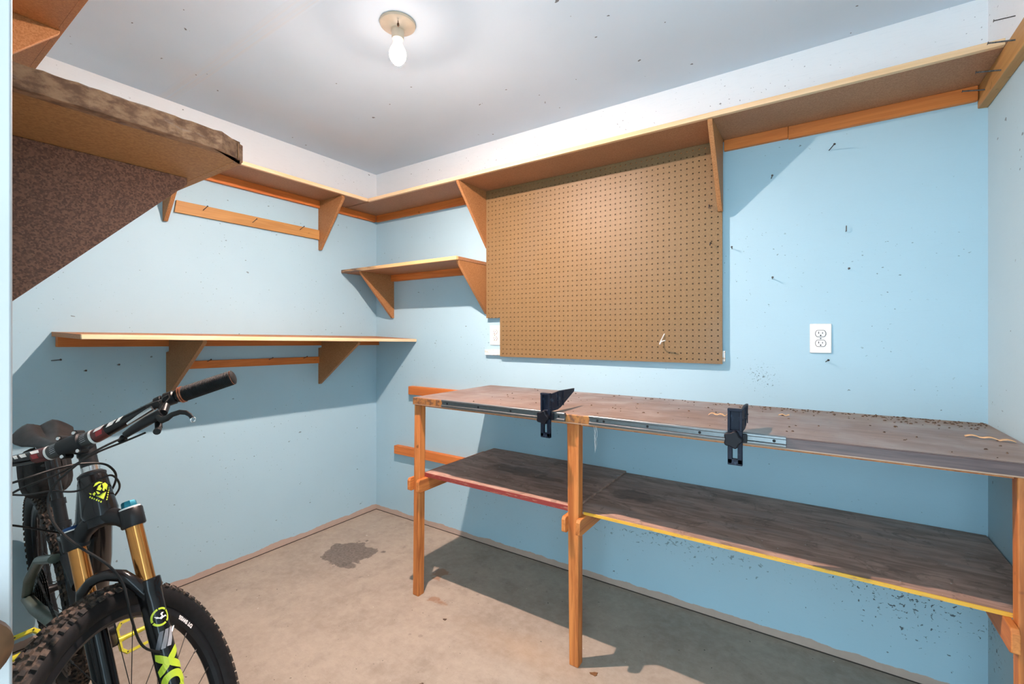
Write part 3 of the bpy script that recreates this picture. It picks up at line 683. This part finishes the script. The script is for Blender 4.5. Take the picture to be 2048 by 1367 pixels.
# rear triangle and shock
g = G()
for s in (-1, 1):
    g.tube([RA + Vector((0, s*.072, 0)), Vector((-.95, s*.066, .385)), Vector((-.78, s*.045, .395)), Vector((-.70, s*.03, .40))], [.012, .014, .017, .018], 12, rv=1.4)
    g.tube([RA + Vector((0, s*.072, .01)), Vector((-1.02, s*.068, .47)), Vector((-.88, s*.052, .575)), Vector((-.775, s*.03, .60))], [.011, .012, .013, .014], 12, rv=1.3)
g.tube([Vector((-.86, -.05, .575)), Vector((-.86, .05, .575))], .012, 12)
bb(g, 'rear_triangle', M['greyframe'])
g = G(); g.cyl((-.76, 0, .60), (-.62, 0, .55), .022, seg=20); g.cyl((-.62, 0, .55), (-.52, 0, .515), .014, seg=16); bb(g, 'rear_shock', M['satin'])

# fork
g = G()
g.tube([S(.497, -KS), S(.520, -.045, .004), S(.536, -.018, .004), S(.536, .018, .004), S(.520, .045, .004), S(.497, KS)], [.021, .020, .0225, .0225, .020, .021], 18, ru=1.0, rv=.95)
for s in (-1, 1): g.tube([S(TC-.002, s*KS), S(TC+.001, s*KS), S(TC+.040, s*KS), S(TC+.043, s*KS)], [.0235, .0255, .0255, .0235], 28)
g.tube([S(.52), S(.548)], .030, 24)
bb(g, 'fork_crown', M['satin'])
g = G(); g.tube([S(TC+.043, KS), S(TC+.047, KS)], .022, 24); g.mat(1); g.tube([S(TC+.047, KS), S(TC+.060, KS), S(TC+.063, KS)], [.0165, .0155, .013], 8); bb(g, 'fork_dial', [M['white'], M['teal']])['label'] = 'teal adjuster dial on top of the left fork leg'
g = G(); g.tube([S(TC+.043, -KS), S(TC+.046, -KS)], .0235, 24); g.mat(1); g.tube([S(TC+.046, -KS), S(TC+.054, -KS)], [.0215, .019], 24); bb(g, 'fork_cap', [M['white'], M['navy']])['label'] = 'blue cap on top of the right fork leg'
for s in (-1, 1): bb(G().tube([S(.30, s*KS), S(TC, s*KS)], .0182, 28), 'stanchion', M['gold'])
TL = .352
g = G()
for s in (-1, 1):
    g.tube([S(-.02, s*.066), S(.02, s*.066), S(.10, s*KS), S(.30, s*KS), S(TL-.028, s*KS), S(TL-.024, s*KS), S(TL-.002, s*KS), S(TL, s*KS)], [.013, .019, .0225, .0235, .0245, .0272, .0272, .025], 28)
    g.tube([S(.02, s*.062, .005), S(0, s*.060, .030), S(0, s*.058, .044)], [.016, .016, .017], 12)
g.tube([S(.325, -KS, .012), S(.352, -.063, .028), S(.382, -.046, .040), S(.398, -.020, .044), S(.401, 0, .044), S(.398, .020, .044), S(.384, .046, .040), S(.352, .063, .028), S(.325, KS, .012)], [.015, .0145, .014, .0135, .013, .0135, .014, .0145, .015], 16, rv=.8)
lw = bb(g, 'fork_lowers', M['gloss'])
# artwork on the left fork leg (angle 0 faces outward-front)
def leg_map(t0, ang0, sc):
    def mp(a, b):
        t = t0 + b*sc; r = .0235 + (.0003 if t > .1 else -.0005) + .0006; th = ang0 + a*sc/r
        return S(t, KS + r*math.sin(th), r*math.cos(th))
    return mp
LA = R(57)
ringp = []
for a0, a1 in ((100, 200), (206, 300), (306, 394), (20+380, 455)):
    o_ = [(math.cos(R(a)), math.sin(R(a))) for a in range(a0, a1+1, 6)]; ringp.append(o_ + [(x*.78, y*.78) for x, y in o_[::-1]])
decal('fork_ring_logo', ringp, leg_map(.2585, LA, .0205), M['lime'], lw)['label'] = 'lime ring logo on the left fork leg'
fox = [[(-.62,.28),(-.30,.12),(-.12,-.06),(.10,.02),(.02,.30),(.20,.42),(.42,.34),(.20,.18),(.26,-.06),(.56,-.02),(.66,-.30),(.52,-.18),(.22,-.22),(.0,-.30),(-.16,-.14),(-.42,-.04),(-.50,.10)]]
decal('fork_head_emblem', fox, leg_map(.2585, LA, .0205), M['white'], lw)['label'] = 'small white emblem inside the ring logo'
for k, mm in enumerate(('grey1', 'grey2', 'grey3')):
    x0 = -1.0 + k*.56
    decal('fork_stripe', [[(x0-.12, -.78), (x0+.30, -.86), (x0+.62, -.25), (x0+1.06, .92), (x0+.66, .95), (x0+.26, .05)]], leg_map(.2060, LA-R(4), .0215), M[mm], lw)['label'] = ('dark', 'middle', 'light')[k] + ' grey slanted stripe on the left fork leg'
def text_mesh(body, size):
    cu = bpy.data.curves.new('lettering', 'FONT'); cu.body = body; cu.size = size; cu.align_x = 'CENTER'; cu.align_y = 'CENTER'
    o = bpy.data.objects.new('lettering', cu); col.objects.link(o); bpy.context.view_layer.update()
    me = bpy.data.meshes.new_from_object(o.evaluated_get(bpy.context.evaluated_depsgraph_get())); bpy.data.objects.remove(o); bpy.data.curves.remove(cu)
    return me
def lettering(name, body, size, mapper, m, parent, bold=0.0, cuts=2):
    me = text_mesh(body, size); bm = bmesh.new(); bm.from_mesh(me); bpy.data.meshes.remove(me)
    bmesh.ops.remove_doubles(bm, verts=bm.verts[:], dist=1e-5); bmesh.ops.triangulate(bm, faces=bm.faces[:])
    for _ in range(cuts): bmesh.ops.subdivide_edges(bm, edges=[e for e in bm.edges if e.calc_length() > size*.12], cuts=1)
    bmesh.ops.triangulate(bm, faces=bm.faces[:])
    if bold:
        bd = [e for e in bm.edges if e.is_boundary]; mv = {}
        for e in bd:
            f = e.link_faces[0]; c = f.calc_center_median(); d = (e.verts[1].co - e.verts[0].co); nn = Vector((d.y, -d.x, 0))
            if nn.length < 1e-9: continue
            nn.normalize()
            if nn.dot((e.verts[0].co+e.verts[1].co)/2 - c) < 0: nn = -nn
            for v in e.verts: mv.setdefault(v, []).append(nn)
        for v, l in mv.items():
            s = sum(l, Vector((0,0,0)))
            if s.length > .2: v.co += s.normalized()*bold
    for v in bm.verts: v.co = mapper(v.co.x, v.co.y)
    g = G(); g.bm.free(); g.bm = bm; o = g.build(name, m, parent, smooth=0); s = o.modifiers.new('thick', 'SOLIDIFY'); s.thickness = .0005; s.offset = 0
    return o
# letters run up the leg: text x -> along the leg, text y -> around it
def leg_text(t0, sc):
    def mp(x, y):
        t = t0 + x*sc; r = .0235 + .0009 if t > .1 else .0228; th = LA - R(2) - y*sc/r; return S(t, KS + r*math.sin(th), r*math.cos(th))
    return mp
lettering('fork_lettering', 'FOX', .066, leg_text(.1145, 1.0), M['lime'], lw, bold=.0045)['label'] = 'large lime lettering along the left fork leg'

# wheels
def wheel(name, C, steer, tread_off, hub_w, label_part):
    T = (lambda p: st(p)) if steer else (lambda p: Vector(p))
    P = lambda r, th, l: T(C + Vector((r*math.cos(th), l, r*math.sin(th))))
    n = 96; g = G()
    prof = [(.2875, 0), (.289, .007), (.296, .0135), (.3125, .0155), (.3155, .0145), (.315, .012), (.306, .011), (.306, -.011), (.315, -.012), (.3155, -.0145), (.3125, -.0155), (.296, -.0135), (.289, -.007)]
    rows = [[g.bm.verts.new(P(r, 2*math.pi*i/n, l)) for r, l in prof] for i in range(n)]
    g.skin(rows, False, True); rim = bb(g, name, M['satin'])
    # tyre
    g = G(); m = 20; rc, hh, hw = .3385, .0300, .0300; rows = []
    for i in range(n):
        row = []
        for k in range(m):
            a = R(-148 + 296*k/(m-1)); sq = 1.0
            row.append(g.bm.verts.new(P(rc + hh*math.cos(a), 2*math.pi*i/n, hw*math.sin(a))))
        rows.append(row)
    for i in range(n):
        a, b = rows[i], rows[(i+1) % n]
        for k in range(m-1):
            g.mi = 1 if 6 <= k <= 12 else 0; g._f([a[k], a[k+1], b[k+1], b[k]])
    g.mi = 1
    cnt = 84
    for i in range(cnt):
        for (l0, w, da, ph, hgt, sk) in ((-.0075, .0088, .58, 0, .0068, .12), (.0075, .0088, .58, 0, .0068, -.12), (-.0185, .0075, .40, .5, .0062, .2), (.0185, .0075, .40, .5, .0062, -.2), (-.0265, .0062, .55, 0, .0052, 0), (.0265, .0062, .55, 0, .0052, 0)):
            th = 2*math.pi*(i+ph)/cnt; dth = 2*math.pi/cnt*da/2
            if abs(l0) < .01 and i % 2: dth *= .72
            pts = []
            for top in (0, 1):
                for (dl, dt) in ((-1, -1), (1, -1), (1, 1), (-1, 1)):
                    l = l0 + dl*w/2*(1-.12*top); a = math.asin(max(-1, min(1, l/hw*.94))); b = rc + hh*math.cos(a)
                    h = (-.002 if not top else hgt); out = (math.cos(a), math.sin(a))
                    pts.append(P(b + h*out[0], th + dt*dth*(1-.1*top) + sk*dl*dth, hw*math.sin(a)*1.0 + h*out[1]))
            g.hexa(pts)
    ty = bb(g, 'tyre', [M['rubber'], M['tread']], rim, smooth=50)
    # hub and spokes
    g = G(); g.tube([T(C+Vector((0, l, 0))) for l in (-hub_w, -hub_w*.75, -hub_w*.72, -hub_w*.55, 0, hub_w*.55, hub_w*.72, hub_w*.75, hub_w)], [.012, .012, .024, .022, .013, .022, .024, .012, .012], 20); bb(g, 'hub', M['satin'], rim)
    ns = 28
    for k in range(ns):
        s = 1 if k % 2 else -1; th = 2*math.pi*k/ns; cr = R(62) * (1 if (k//2) % 2 else -1)
        a = P(.022, th+cr, s*hub_w*.66); b = P(.289, th, s*.003); c = a + (b-a)*.955
        sp = G(); sp.tube([a, c], .00095, 6); sp.mat(1); sp.tube([c, b], .0019, 6); bb(sp, 'spoke', [M['matte'], M['dksteel']], rim)
    g = G(); g.tube([P(.287, R(tread_off), 0), P(.262, R(tread_off), 0), P(.250, R(tread_off), 0)], [.003, .003, .0022], 8); bb(g, 'valve', M['chrome'], rim)
    return rim, P
fw, FP = wheel('front_wheel', FA, True, 157, .05, 'front')
# rim lettering on the left side of the front rim, reading towards the hub
def rim_map(ang):
    # letter tops point to the hub; text runs with increasing wheel angle measured from the front
    def mp(x, y):
        r = .3015 - y; th = R(ang) - x/.3015; lat = .0135 + (.0155-.0135)*(r-.296)/.0165; return FP(r, th, lat + .0008)
    return mp
lettering('rim_lettering', 'DT SWISS', .0135, rim_map(161.5), M['white'], fw, bold=.0007, cuts=1)['label'] = 'white lettering on the front rim'
wheel('rear_wheel', RA, False, 40, .058, 'rear')
# headset, stem, bar
g = G(); g.tube([F(.646), F(.652), F(.658)], [.0285, .029, .022], 28); g.mat(1); g.tube([S(.657), S(.672)], .0185, 28); g.mat(0); g.tube([S(.672), S(.700)], .0182, 28); bb(g, 'headset', [M['satin'], M['chrome']])
g = G(); g.tube([S(.700), S(.702), S(.748), S(.752)], [.0185, .0205, .0205, .017], 28)
g.tube([S(.726), S(TB-.004, 0, FB-.016)], [.0195, .0215], 18, rv=1.15); sm = bb(g, 'stem', M['satin'])
def bar(l):                      # centre line of the handlebar
    a = abs(l); up = 0 if a < .055 else .031*min(1, (a-.055)/.16)**1.2 if a < .215 else .031 + (a-.215)*.005
    bk = 0 if a < .08 else -.036*((a-.08)/.312)**1.05
    return S(TB+up, l, FB+bk)
def brad(l):
    a = abs(l)
    return .0178 if a < .045 else .0178 - .0062*min(1, (a-.045)/.16)
ls = [-.392 + .784*i/60 for i in range(61)]
hb = bb(G().tube([bar(l) for l in ls], [brad(l) for l in ls], 24), 'handlebar', M['gloss'])
def sleeve(l0, l1, lift, name, m, n=10, parent=None, seg=28):
    q = [l0 + (l1-l0)*i/n for i in range(n+1)]; return bb(G().tube([bar(l) for l in q], [brad(l)+lift for l in q], seg), name, m, parent or hb)
sleeve(-.050, .050, .0004, 'clamp_zone', M['bar_c'])
for s in (-1, 1):
    sleeve(s*.050, s*.0555, .0007, 'white_ring', M['white'], 2); sleeve(s*.0565, s*.086, .0005, 'maroon_band', M['maroon'], 4)
def bar_map(l0, ang, sgn=1):
    def mp(a, b):
        l = l0 + sgn*a; r = brad(l) + .0012; th = ang + sgn*b/r; e = (bar(l+.002)-bar(l-.002)).normalized()
        f = RS @ PN; f = (f - e*f.dot(e)).normalized(); u = f.cross(e)
        if u.dot(RS @ AX) < 0: u = -u
        return bar(l) + f*(r*math.cos(th)) + u*(r*math.sin(th))
    return mp
for s in (-1, 1):
    bmap = bar_map(0, R(12)); mp = (lambda a, b, s=s: bmap(a*s, b))
    decal('bar_logo', [[(.0665,-.012),(.080,-.012),(.083,.000),(.0695,.000)]], mp, M['red'], hb, 2)
    decal('bar_logo', [[(.0645,.0012),(.081,.0012),(.090,.010),(.070,.010)], [(.092,-.002),(.106,-.002),(.117,.008),(.101,.008)], [(.114,-.002),(.123,-.002),(.133,.008),(.123,.008)]], mp, M['white'], hb, 2)
# four clamp bolts and face plate
g = G(); g.tube([bar(-.027), bar(-.024), bar(.024), bar(.027)], [.0185, .0225, .0225, .0185], 28); fp = bb(g, 'face_plate', M['satin'], sm)
for l in (-.0185, .0185):
    for dt in (-.0235, .0235):
        g = G(); g.tube([S(TB+dt, l, FB-.012), S(TB+dt, l, FB+.012)], .0068, 14); g.mat(1); g.tube([S(TB+dt, l, FB+.0115), S(TB+dt, l, FB+.0155)], [.0048, .0042], 14); bb(g, 'clamp_bolt', [M['satin'], M['chrome']], fp)
for l in (-.034, .037):          # scale marks beside the stem
    mp = bar_map(l, R(5)); decal('scale_marks', [[(-.006+.0, -.010+k*.0045), (.006, -.0085+k*.0045), (.006, -.0075+k*.0045), (-.006, -.009+k*.0045)] for k in range(5)], mp, M['grey3'], hb, 1)
# grips with ribs and copper rings
for s in (-1, 1):
    g = G(); path = []; rr = []; n_ = 34
    for i in range(n_*2+1):
        l = .262 + (.389-.262)*i/(n_*2); path.append(bar(s*l)); rr.append(.0192 + (.0014 if i % 2 else -.0003))
    g.tube(path, rr, 24); gp = bb(g, 'grip', M['rubber'], smooth=20)
    sleeve(s*.2545, s*.2625, .0060, 'grip_collar', M['matte'], 2, gp)
    for l in (.2615, .2665): bb(G().tube([bar(s*l), bar(s*(l+.003))], .0220, 24), 'copper_ring', M['copper'], gp)
    g = G(); g.tube([bar(s*.3885), bar(s*.3925), bar(s*.3955)], [.0194, .0194, .014], 24); g.mat(1); g.tube([bar(s*.3900), bar(s*.3912)], .0201, 24); bb(g, 'end_cap', [M['matte'], M['copper']], gp)
# brake lever, master cylinder and shifter on each side
for s in (-1, 1):
    Q = lambda t, l, f: S(t, s*l, f)
    g = G(); g.tube([bar(s*.224), bar(s*.227), bar(s*.247), bar(s*.250)], [.015, .0185, .0185, .015], 20)
    g.tube([Q(.700, .146, .070), Q(.706, .168, .071), Q(.714, .205, .071), Q(.722, .236, .066)], [.0085, .0105, .0125, .0115], 16)
    g.tube([Q(.742, .235, .046), Q(.722, .236, .062)], [.012, .0105], 12)
    g.tube([Q(.690, .128, .066), Q(.696, .140, .068)], [.0065, .0085], 12)
    bl_ = bb(g, 'brake_master', M['satin'])
    g = G(); g.tube([Q(.711, .232, .078), Q(.698, .246, .088), Q(.697, .262, .093), Q(.6985, .280, .102), Q(.6965, .300, .106), Q(.690, .313, .106), Q(.681, .3205, .106), Q(.672, .3235, .106)], [.0075, .0085, .0075, .0062, .0060, .0058, .0052, .0050], 12, rv=.75); bb(g, 'brake_lever', M['matte'], bl_)
    g = G(); g.tube([Q(.667+.0055*math.sin(a), .3245+.0055*math.cos(a), .106) for a in [2*math.pi*k/14 for k in range(14)]], .0016, 8, closed=True); bb(g, 'lever_tip_ring', M['chrome'], bl_)
    g = G(); g.tube([Q(.727, .150, .060), Q(.734, .178, .060), Q(.744, .214, .058)], [.004, .0062, .0066], 10); bb(g, 'reservoir_cover', M['chrome'], bl_)['label'] = 'bright metal reservoir cover'
    g = G(); g.tube([bar(s*.204), bar(s*.220)], .0165, 20); g.box((-.012, -.016, -.008), (.012, .016, .008), Matrix.Translation(Q(.756, .212, .040)) @ RS.to_4x4())
    g.tube([Q(.690, .214, .055), Q(.678, .220, .075)], [.007, .0085], 12); g.tube([Q(.715, .212, .045), Q(.690, .214, .055)], .008, 12); bb(g, 'shifter', M['matte'], bevel=.001)
    g = G(); g.tube([Q(.752, .226, .050), Q(.766, .236, .046), Q(.770, .248, .040), Q(.758, .252, .048), Q(.740, .240, .062), Q(.722, .232, .074)], .0016, 8); bb(g, 'clamp_wire', M['dksteel'], bl_)
# hoses and cables
def curve(pts, n=8):
    P = [Vector(p) for p in pts]; P = [P[0]*2-P[1]] + P + [P[-1]*2-P[-2]]; out = []
    for i in range(1, len(P)-2):
        a, b, c, d = P[i-1], P[i], P[i+1], P[i+2]
        for k in range(n):
            t = k/n; out.append(.5*((2*b)+(-a+c)*t+(2*a-5*b+4*c-d)*t*t+(-a+3*b-3*c+d)*t**3))
    return out + [P[-2]]
for nm, pts, r in (
    ('brake_hose', [S(.692, .132, .066), (-.18, .048, 1.057), (-.17, -.012, 1.04), (-.17, -.058, 1.01), (-.18, -.089, .978), (-.17, -.100, .944), (-.14, -.097, .904), (-.10, -.076, .863), (-.06, -.035, .807), (-.05, -.016, .757), (-.035, -.014, .723), (-.03, -.012, .679), S(.215, .072, .060), S(.16, .078, -.010), S(.10, .06, -.045)], .0026),
    ('gear_cable', [S(.690, .185, .060), (-.18, .046, 1.046), (-.18, -.011, 1.033), (-.18, -.074, 1.007), (-.20, -.147, .984), (-.26, -.19, .93), (-.33, -.12, .86), (-.37, -.05, .80)], .0024),
    ('brake_hose', [S(.692, -.132, .066), (-.20, -.145, 1.006), (-.20, -.078, 1.014), (-.21, -.03, 1.009), (-.22, .007, .995), (-.235, .026, .975), (-.25, .036, .950), (-.29, .038, .915), (-.36, .03, .86), (-.44, .028, .81)], .0026),
    ('gear_cable', [S(.690, -.185, .060), (-.25, -.129, .961), (-.22, -.088, .961), (-.20, -.046, .950), (-.20, -.004, .963), (-.20, .017, .966), (-.22, .033, .941), (-.26, .040, .908), (-.34, .035, .86)], .0024)):
    bb(G().tube(curve(pts), r, 8), nm, M['matte'])
# seat post and saddle
SP0, SP1 = Vector((-.785, 0, .655)), Vector((-.862, 0, .925))
ax_ = (SP1-SP0).normalized()
g = G(); g.tube([SP0+ax_*.03, SP0+ax_*.05], .0225, 20); g.box((-.012, -.03, -.006), (.004, -.015, .006), Matrix.Translation(SP0+ax_*.04)); bb(g, 'seat_clamp', M['satin'])
g = G(); g.tube([SP0, SP0+ax_*.105], .0165, 20); g.tube([SP0+ax_*.105, SP0+ax_*.125], .0195, 20); bb(g, 'post_collar', M['satin'])
bb(G().tube([SP0+ax_*.12, SP1], .0150, 20), 'seat_post', M['gloss'])
g = G(); secs = []
SAD = [(-.690, .010, .000, .018), (-.700, .019, .003, .030), (-.73, .021, .003, .034), (-.79, .026, .002, .036), (-.84, .042, .001, .036), (-.875, .060, .008, .036), (-.91, .073, .020, .038), (-.94, .077, .031, .038), (-.958, .070, .034, .030), (-.966, .050, .031, .018)]
for (x, hw_, dz, th) in SAD:
    ring = []; zt = .985 + dz; wing = max(0, (hw_-.03)/.045)
    for k in range(28):
        a = 2*math.pi*k/28; c, s_ = math.cos(a), math.sin(a); l = hw_*c
        if s_ >= 0: z = zt - .030*(abs(c)**2.4)*(.55+.6*wing) - .017*math.exp(-(l/.016)**2)*(.3+wing) + .004*wing*math.sin(abs(c)*3.1)
        else: z = zt - .030*(.55+.6*wing)*(abs(c)**2.4) - th*(1-abs(c)**3)*.75 - .006
        ring.append(g.bm.verts.new((x, l, z)))
    secs.append(ring)
g.skin(secs, True); sd = bb(g, 'saddle', M['leather'], smooth=60)
for s in (-1, 1): bb(G().tube(curve([(-.705, s*.008, .962), (-.74, s*.018, .945), (-.83, s*.022, .938), (-.90, s*.022, .940), (-.945, s*.03, .972)], 5), .0035, 8), 'saddle_rail', M['chrome'], sd)
g = G(); g.box((-.885, -.028, .920), (-.84, .028, .944)); bb(g, 'rail_clamp', M['satin'], bevel=.004)
# drivetrain
def gear(c, r, teeth, th, name, m, parent=bike, hole=.4):
    g = G(); pts = []
    for k in range(teeth*4):
        a = 2*math.pi*k/(teeth*4); rr = r + (.004 if k % 4 in (1, 2) else 0); pts.append((c.x + rr*math.cos(a), c.z + rr*math.sin(a)))
    g.prism(pts, 'y', c.y-th/2, c.y+th/2); return bb(g, name, m, parent, smooth=20)
gear(BB + Vector((0, -.050, 0)), .062, 32, .003, 'chainring', M['dksteel'])
cs = None
for k in range(8):
    o = gear(RA + Vector((0, -.026-.0042*k, 0)), .086-.0095*k, 40-4*k, .0018, 'cassette_cog', M['dksteel'], cs or bike)
cr = Vector((-.126, 0, -.112)).normalized()*.172
for s in (-1, 1):
    e = BB + Vector((0, s*.088, 0)) + cr*(1 if s > 0 else -1); b0 = BB + Vector((0, s*.062, 0))
    g = G(); g.tube([b0, b0 + (e-b0)*.5, e], [.0165, .0125, .0120], 14, rv=.72); g.cyl(b0 - Vector((0, s*.02, 0)), b0 + Vector((0, s*.008, 0)), .017, seg=18); g.cyl(e - Vector((0, s*.008, 0)), e + Vector((0, s*.008, 0)), .0135, seg=16)
    bb(g, 'crank_arm', M['matte'])
    # platform pedal: hollow frame with a spindle bar
    pc = e + Vector((0, s*.062, 0)); tl = R(62 if s > 0 else 52); g = G()
    Mx = Matrix.Translation(pc) @ Matrix.Rotation(tl, 4, 'Y')
    out = [(-.050, -.036), (-.050, .030), (-.030, .050), (.030, .050), (.050, .030), (.050, -.036), (.032, -.050), (-.032, -.050)]
    q = [Vector((a, s*b, 0)) for a, b in out]
    for i in range(8):
        a, b = q[i], q[(i+1) % 8]; d = (b-a).normalized(); nn = Vector((-d.y, d.x, 0))*.0048
        A = [a-d*.003-nn, b+d*.003-nn, b+d*.003+nn, a-d*.003+nn]
        g.hexa([Mx @ (v + Vector((0, 0, -.008))) for v in A] + [Mx @ (v + Vector((0, 0, .008))) for v in A])
    g.tube([Mx @ Vector((0, -s*.052, 0)), Mx @ Vector((0, -s*.030, 0)), Mx @ Vector((0, s*.050, 0))], [.011, .0085, .0075], 14)
    pd = bb(g, 'pedal', M['yellow'], bevel=.001); pd['label'] = 'hollow yellow platform pedal'
    g = G()
    for a, b in ((-.048, .03), (.048, .03), (-.048, -.036), (.048, -.036), (-.03, .05), (.03, .05), (-.048, 0), (.048, 0)):
        g.cyl(Mx @ Vector((a, s*b, -.0115)), Mx @ Vector((a, s*b, .0115)), .0019, seg=8)
    bb(g, 'grip_pins', M['dksteel'], pd)
g = G(); lk = []
c1, r1, c2, r2 = BB + Vector((0, -.050, 0)), .064, RA + Vector((0, -.040, 0)), .056
jw, jw2 = RA + Vector((.035, -.040, -.105)), RA + Vector((.045, -.040, -.165))
loop = [c1 + Vector((r1*math.cos(a), 0, r1*math.sin(a))) for a in [R(95-12*k) for k in range(16)]] + [jw2 + Vector((.01, 0, -.012)), jw2 + Vector((-.012, 0, 0)), jw + Vector((.012, 0, 0))] + [c2 + Vector((r2*math.cos(a), 0, r2*math.sin(a))) for a in [R(-60-15*k) for k in range(14)]]
pts = []
for i in range(len(loop)):
    a, b = loop[i], loop[(i+1) % len(loop)]; L_ = (b-a).length; m_ = max(1, int(L_/.0065))
    pts += [a + (b-a)*k/m_ for k in range(m_)]
for i in range(len(pts)):
    a, b = pts[i], pts[(i+1) % len(pts)]; d = b-a
    if d.length < 1e-5: continue
    d.normalize(); up = d.cross(Vector((0, 1, 0)))*.0038; w_ = Vector((0, .0035 if i % 2 else .0022, 0))
    A = [a-up-w_, b-up-w_, b-up+w_, a-up+w_]; g.hexa(A + [v+up*2 for v in A])
bb(g, 'chain', M['dksteel'], smooth=0)
g = G(); g.tube([RA + Vector((-.01, -.052, -.03)), jw + Vector((0, -.006, 0))], [.013, .011], 12); g.hexa([jw+Vector((x, y, z)) for z, xs3 in ((-.075, (0, .028)), (.012, (-.014, .014))) for x, y in ((xs3[0], -.012), (xs3[1], -.012), (xs3[1], -.009), (xs3[0], -.009))])
g.cyl(jw - Vector((0, .006, 0)), jw + Vector((0, .006, 0)), .013, seg=14); g.cyl(jw2 - Vector((0, .006, 0)), jw2 + Vector((0, .006, 0)), .013, seg=14); bb(g, 'derailleur', M['matte'])
# brake rotors
for T_, C_, l_ in ((st, FA, .052), (Vector, RA, .055)):
    g = G(); n_ = 48; rows = []
    for i in range(n_):
        a = 2*math.pi*i/n_; rows.append([g.bm.verts.new(T_(C_ + Vector((r*math.cos(a), l_+dy, r*math.sin(a))))) for r, dy in ((.090, .0009), (.074, .0009), (.074, -.0009), (.090, -.0009))])
    g.skin(rows, False, True)
    for k in range(6):
        a = 2*math.pi*k/6; g.tube([T_(C_ + Vector((.018*math.cos(a), l_, .018*math.sin(a)))), T_(C_ + Vector((.076*math.cos(a+.5), l_, .076*math.sin(a+.5))))], .0022, 6)
    bb(g, 'brake_rotor', M['dksteel'])
# bag strapped under the saddle
BMx = bike.matrix_world.copy(); g = G(); rows = []
for (x, hw_, z0, z1) in ((-.895, .032, .80, .905), (-.91, .042, .775, .912), (-.97, .054, .766, .914), (-1.03, .056, .785, .912), (-1.07, .050, .82, .905), (-1.085, .038, .84, .90)):
    ring = []
    for k in range(24):
        a = 2*math.pi*k/24; c, s_ = math.cos(a), math.sin(a); e = lambda v: math.copysign(abs(v)**.55, v)
        ring.append(g.bm.verts.new((x + .004*math.sin(5*a), hw_*e(c), (z0+z1)/2 + (z1-z0)/2*e(s_))))
    rows.append(ring)
g.skin(rows); g.map(lambda v: BMx @ v)
bag = thing('saddle_bag', 'dark cloth bag hanging under the bicycle saddle', 'bag', BMx @ Vector((-.97, 0, .765)))
g.build('pouch', M['cloth'], bag, smooth=60)
g = G(); g.tube([BMx @ Vector((-.975, .057*math.copysign(abs(math.cos(a))**.55, math.cos(a)), .841 + .079*math.copysign(abs(math.sin(a))**.55, math.sin(a)))) for a in [2*math.pi*k/24 for k in range(24)]], .0035, 8, rv=3, closed=True); g.build('strap', M['leather'], bag)
g = G(); g.tube([BMx @ Vector((-.900, -.02, .88)), BMx @ Vector((-.884, 0, .88)), BMx @ Vector((-.900, .02, .88))], .006, 8); g.build('buckle_strap', M['leather'], bag)

for o in col.objects:
    if '_loc' in o: del o['_loc']
# ------------------------------------------------------------------ light, world, camera
w = bpy.data.worlds.new('World'); sc.world = w; w.use_nodes = True
bg = w.node_tree.nodes['Background']; bg.inputs[0].default_value = (.64, .86, 1.0, 1); bg.inputs[1].default_value = 5.0
cam = bpy.data.cameras.new('Camera'); co = bpy.data.objects.new('Camera', cam); col.objects.link(co)
cam.sensor_width = 36; cam.lens = 911.956/2048*36; cam.clip_start = .01
cam.shift_y = (667.13-683.5)/2048
co.location = (2.67819, -2.21461, 1.28058); co.rotation_euler = (R(90), 0, .59056)
sc.camera = co
sc.view_settings.view_transform = 'Standard'; sc.view_settings.look = 'None'; sc.view_settings.gamma = 1
sc.view_settings.use_curve_mapping = False
sc.view_settings.exposure = 0.48
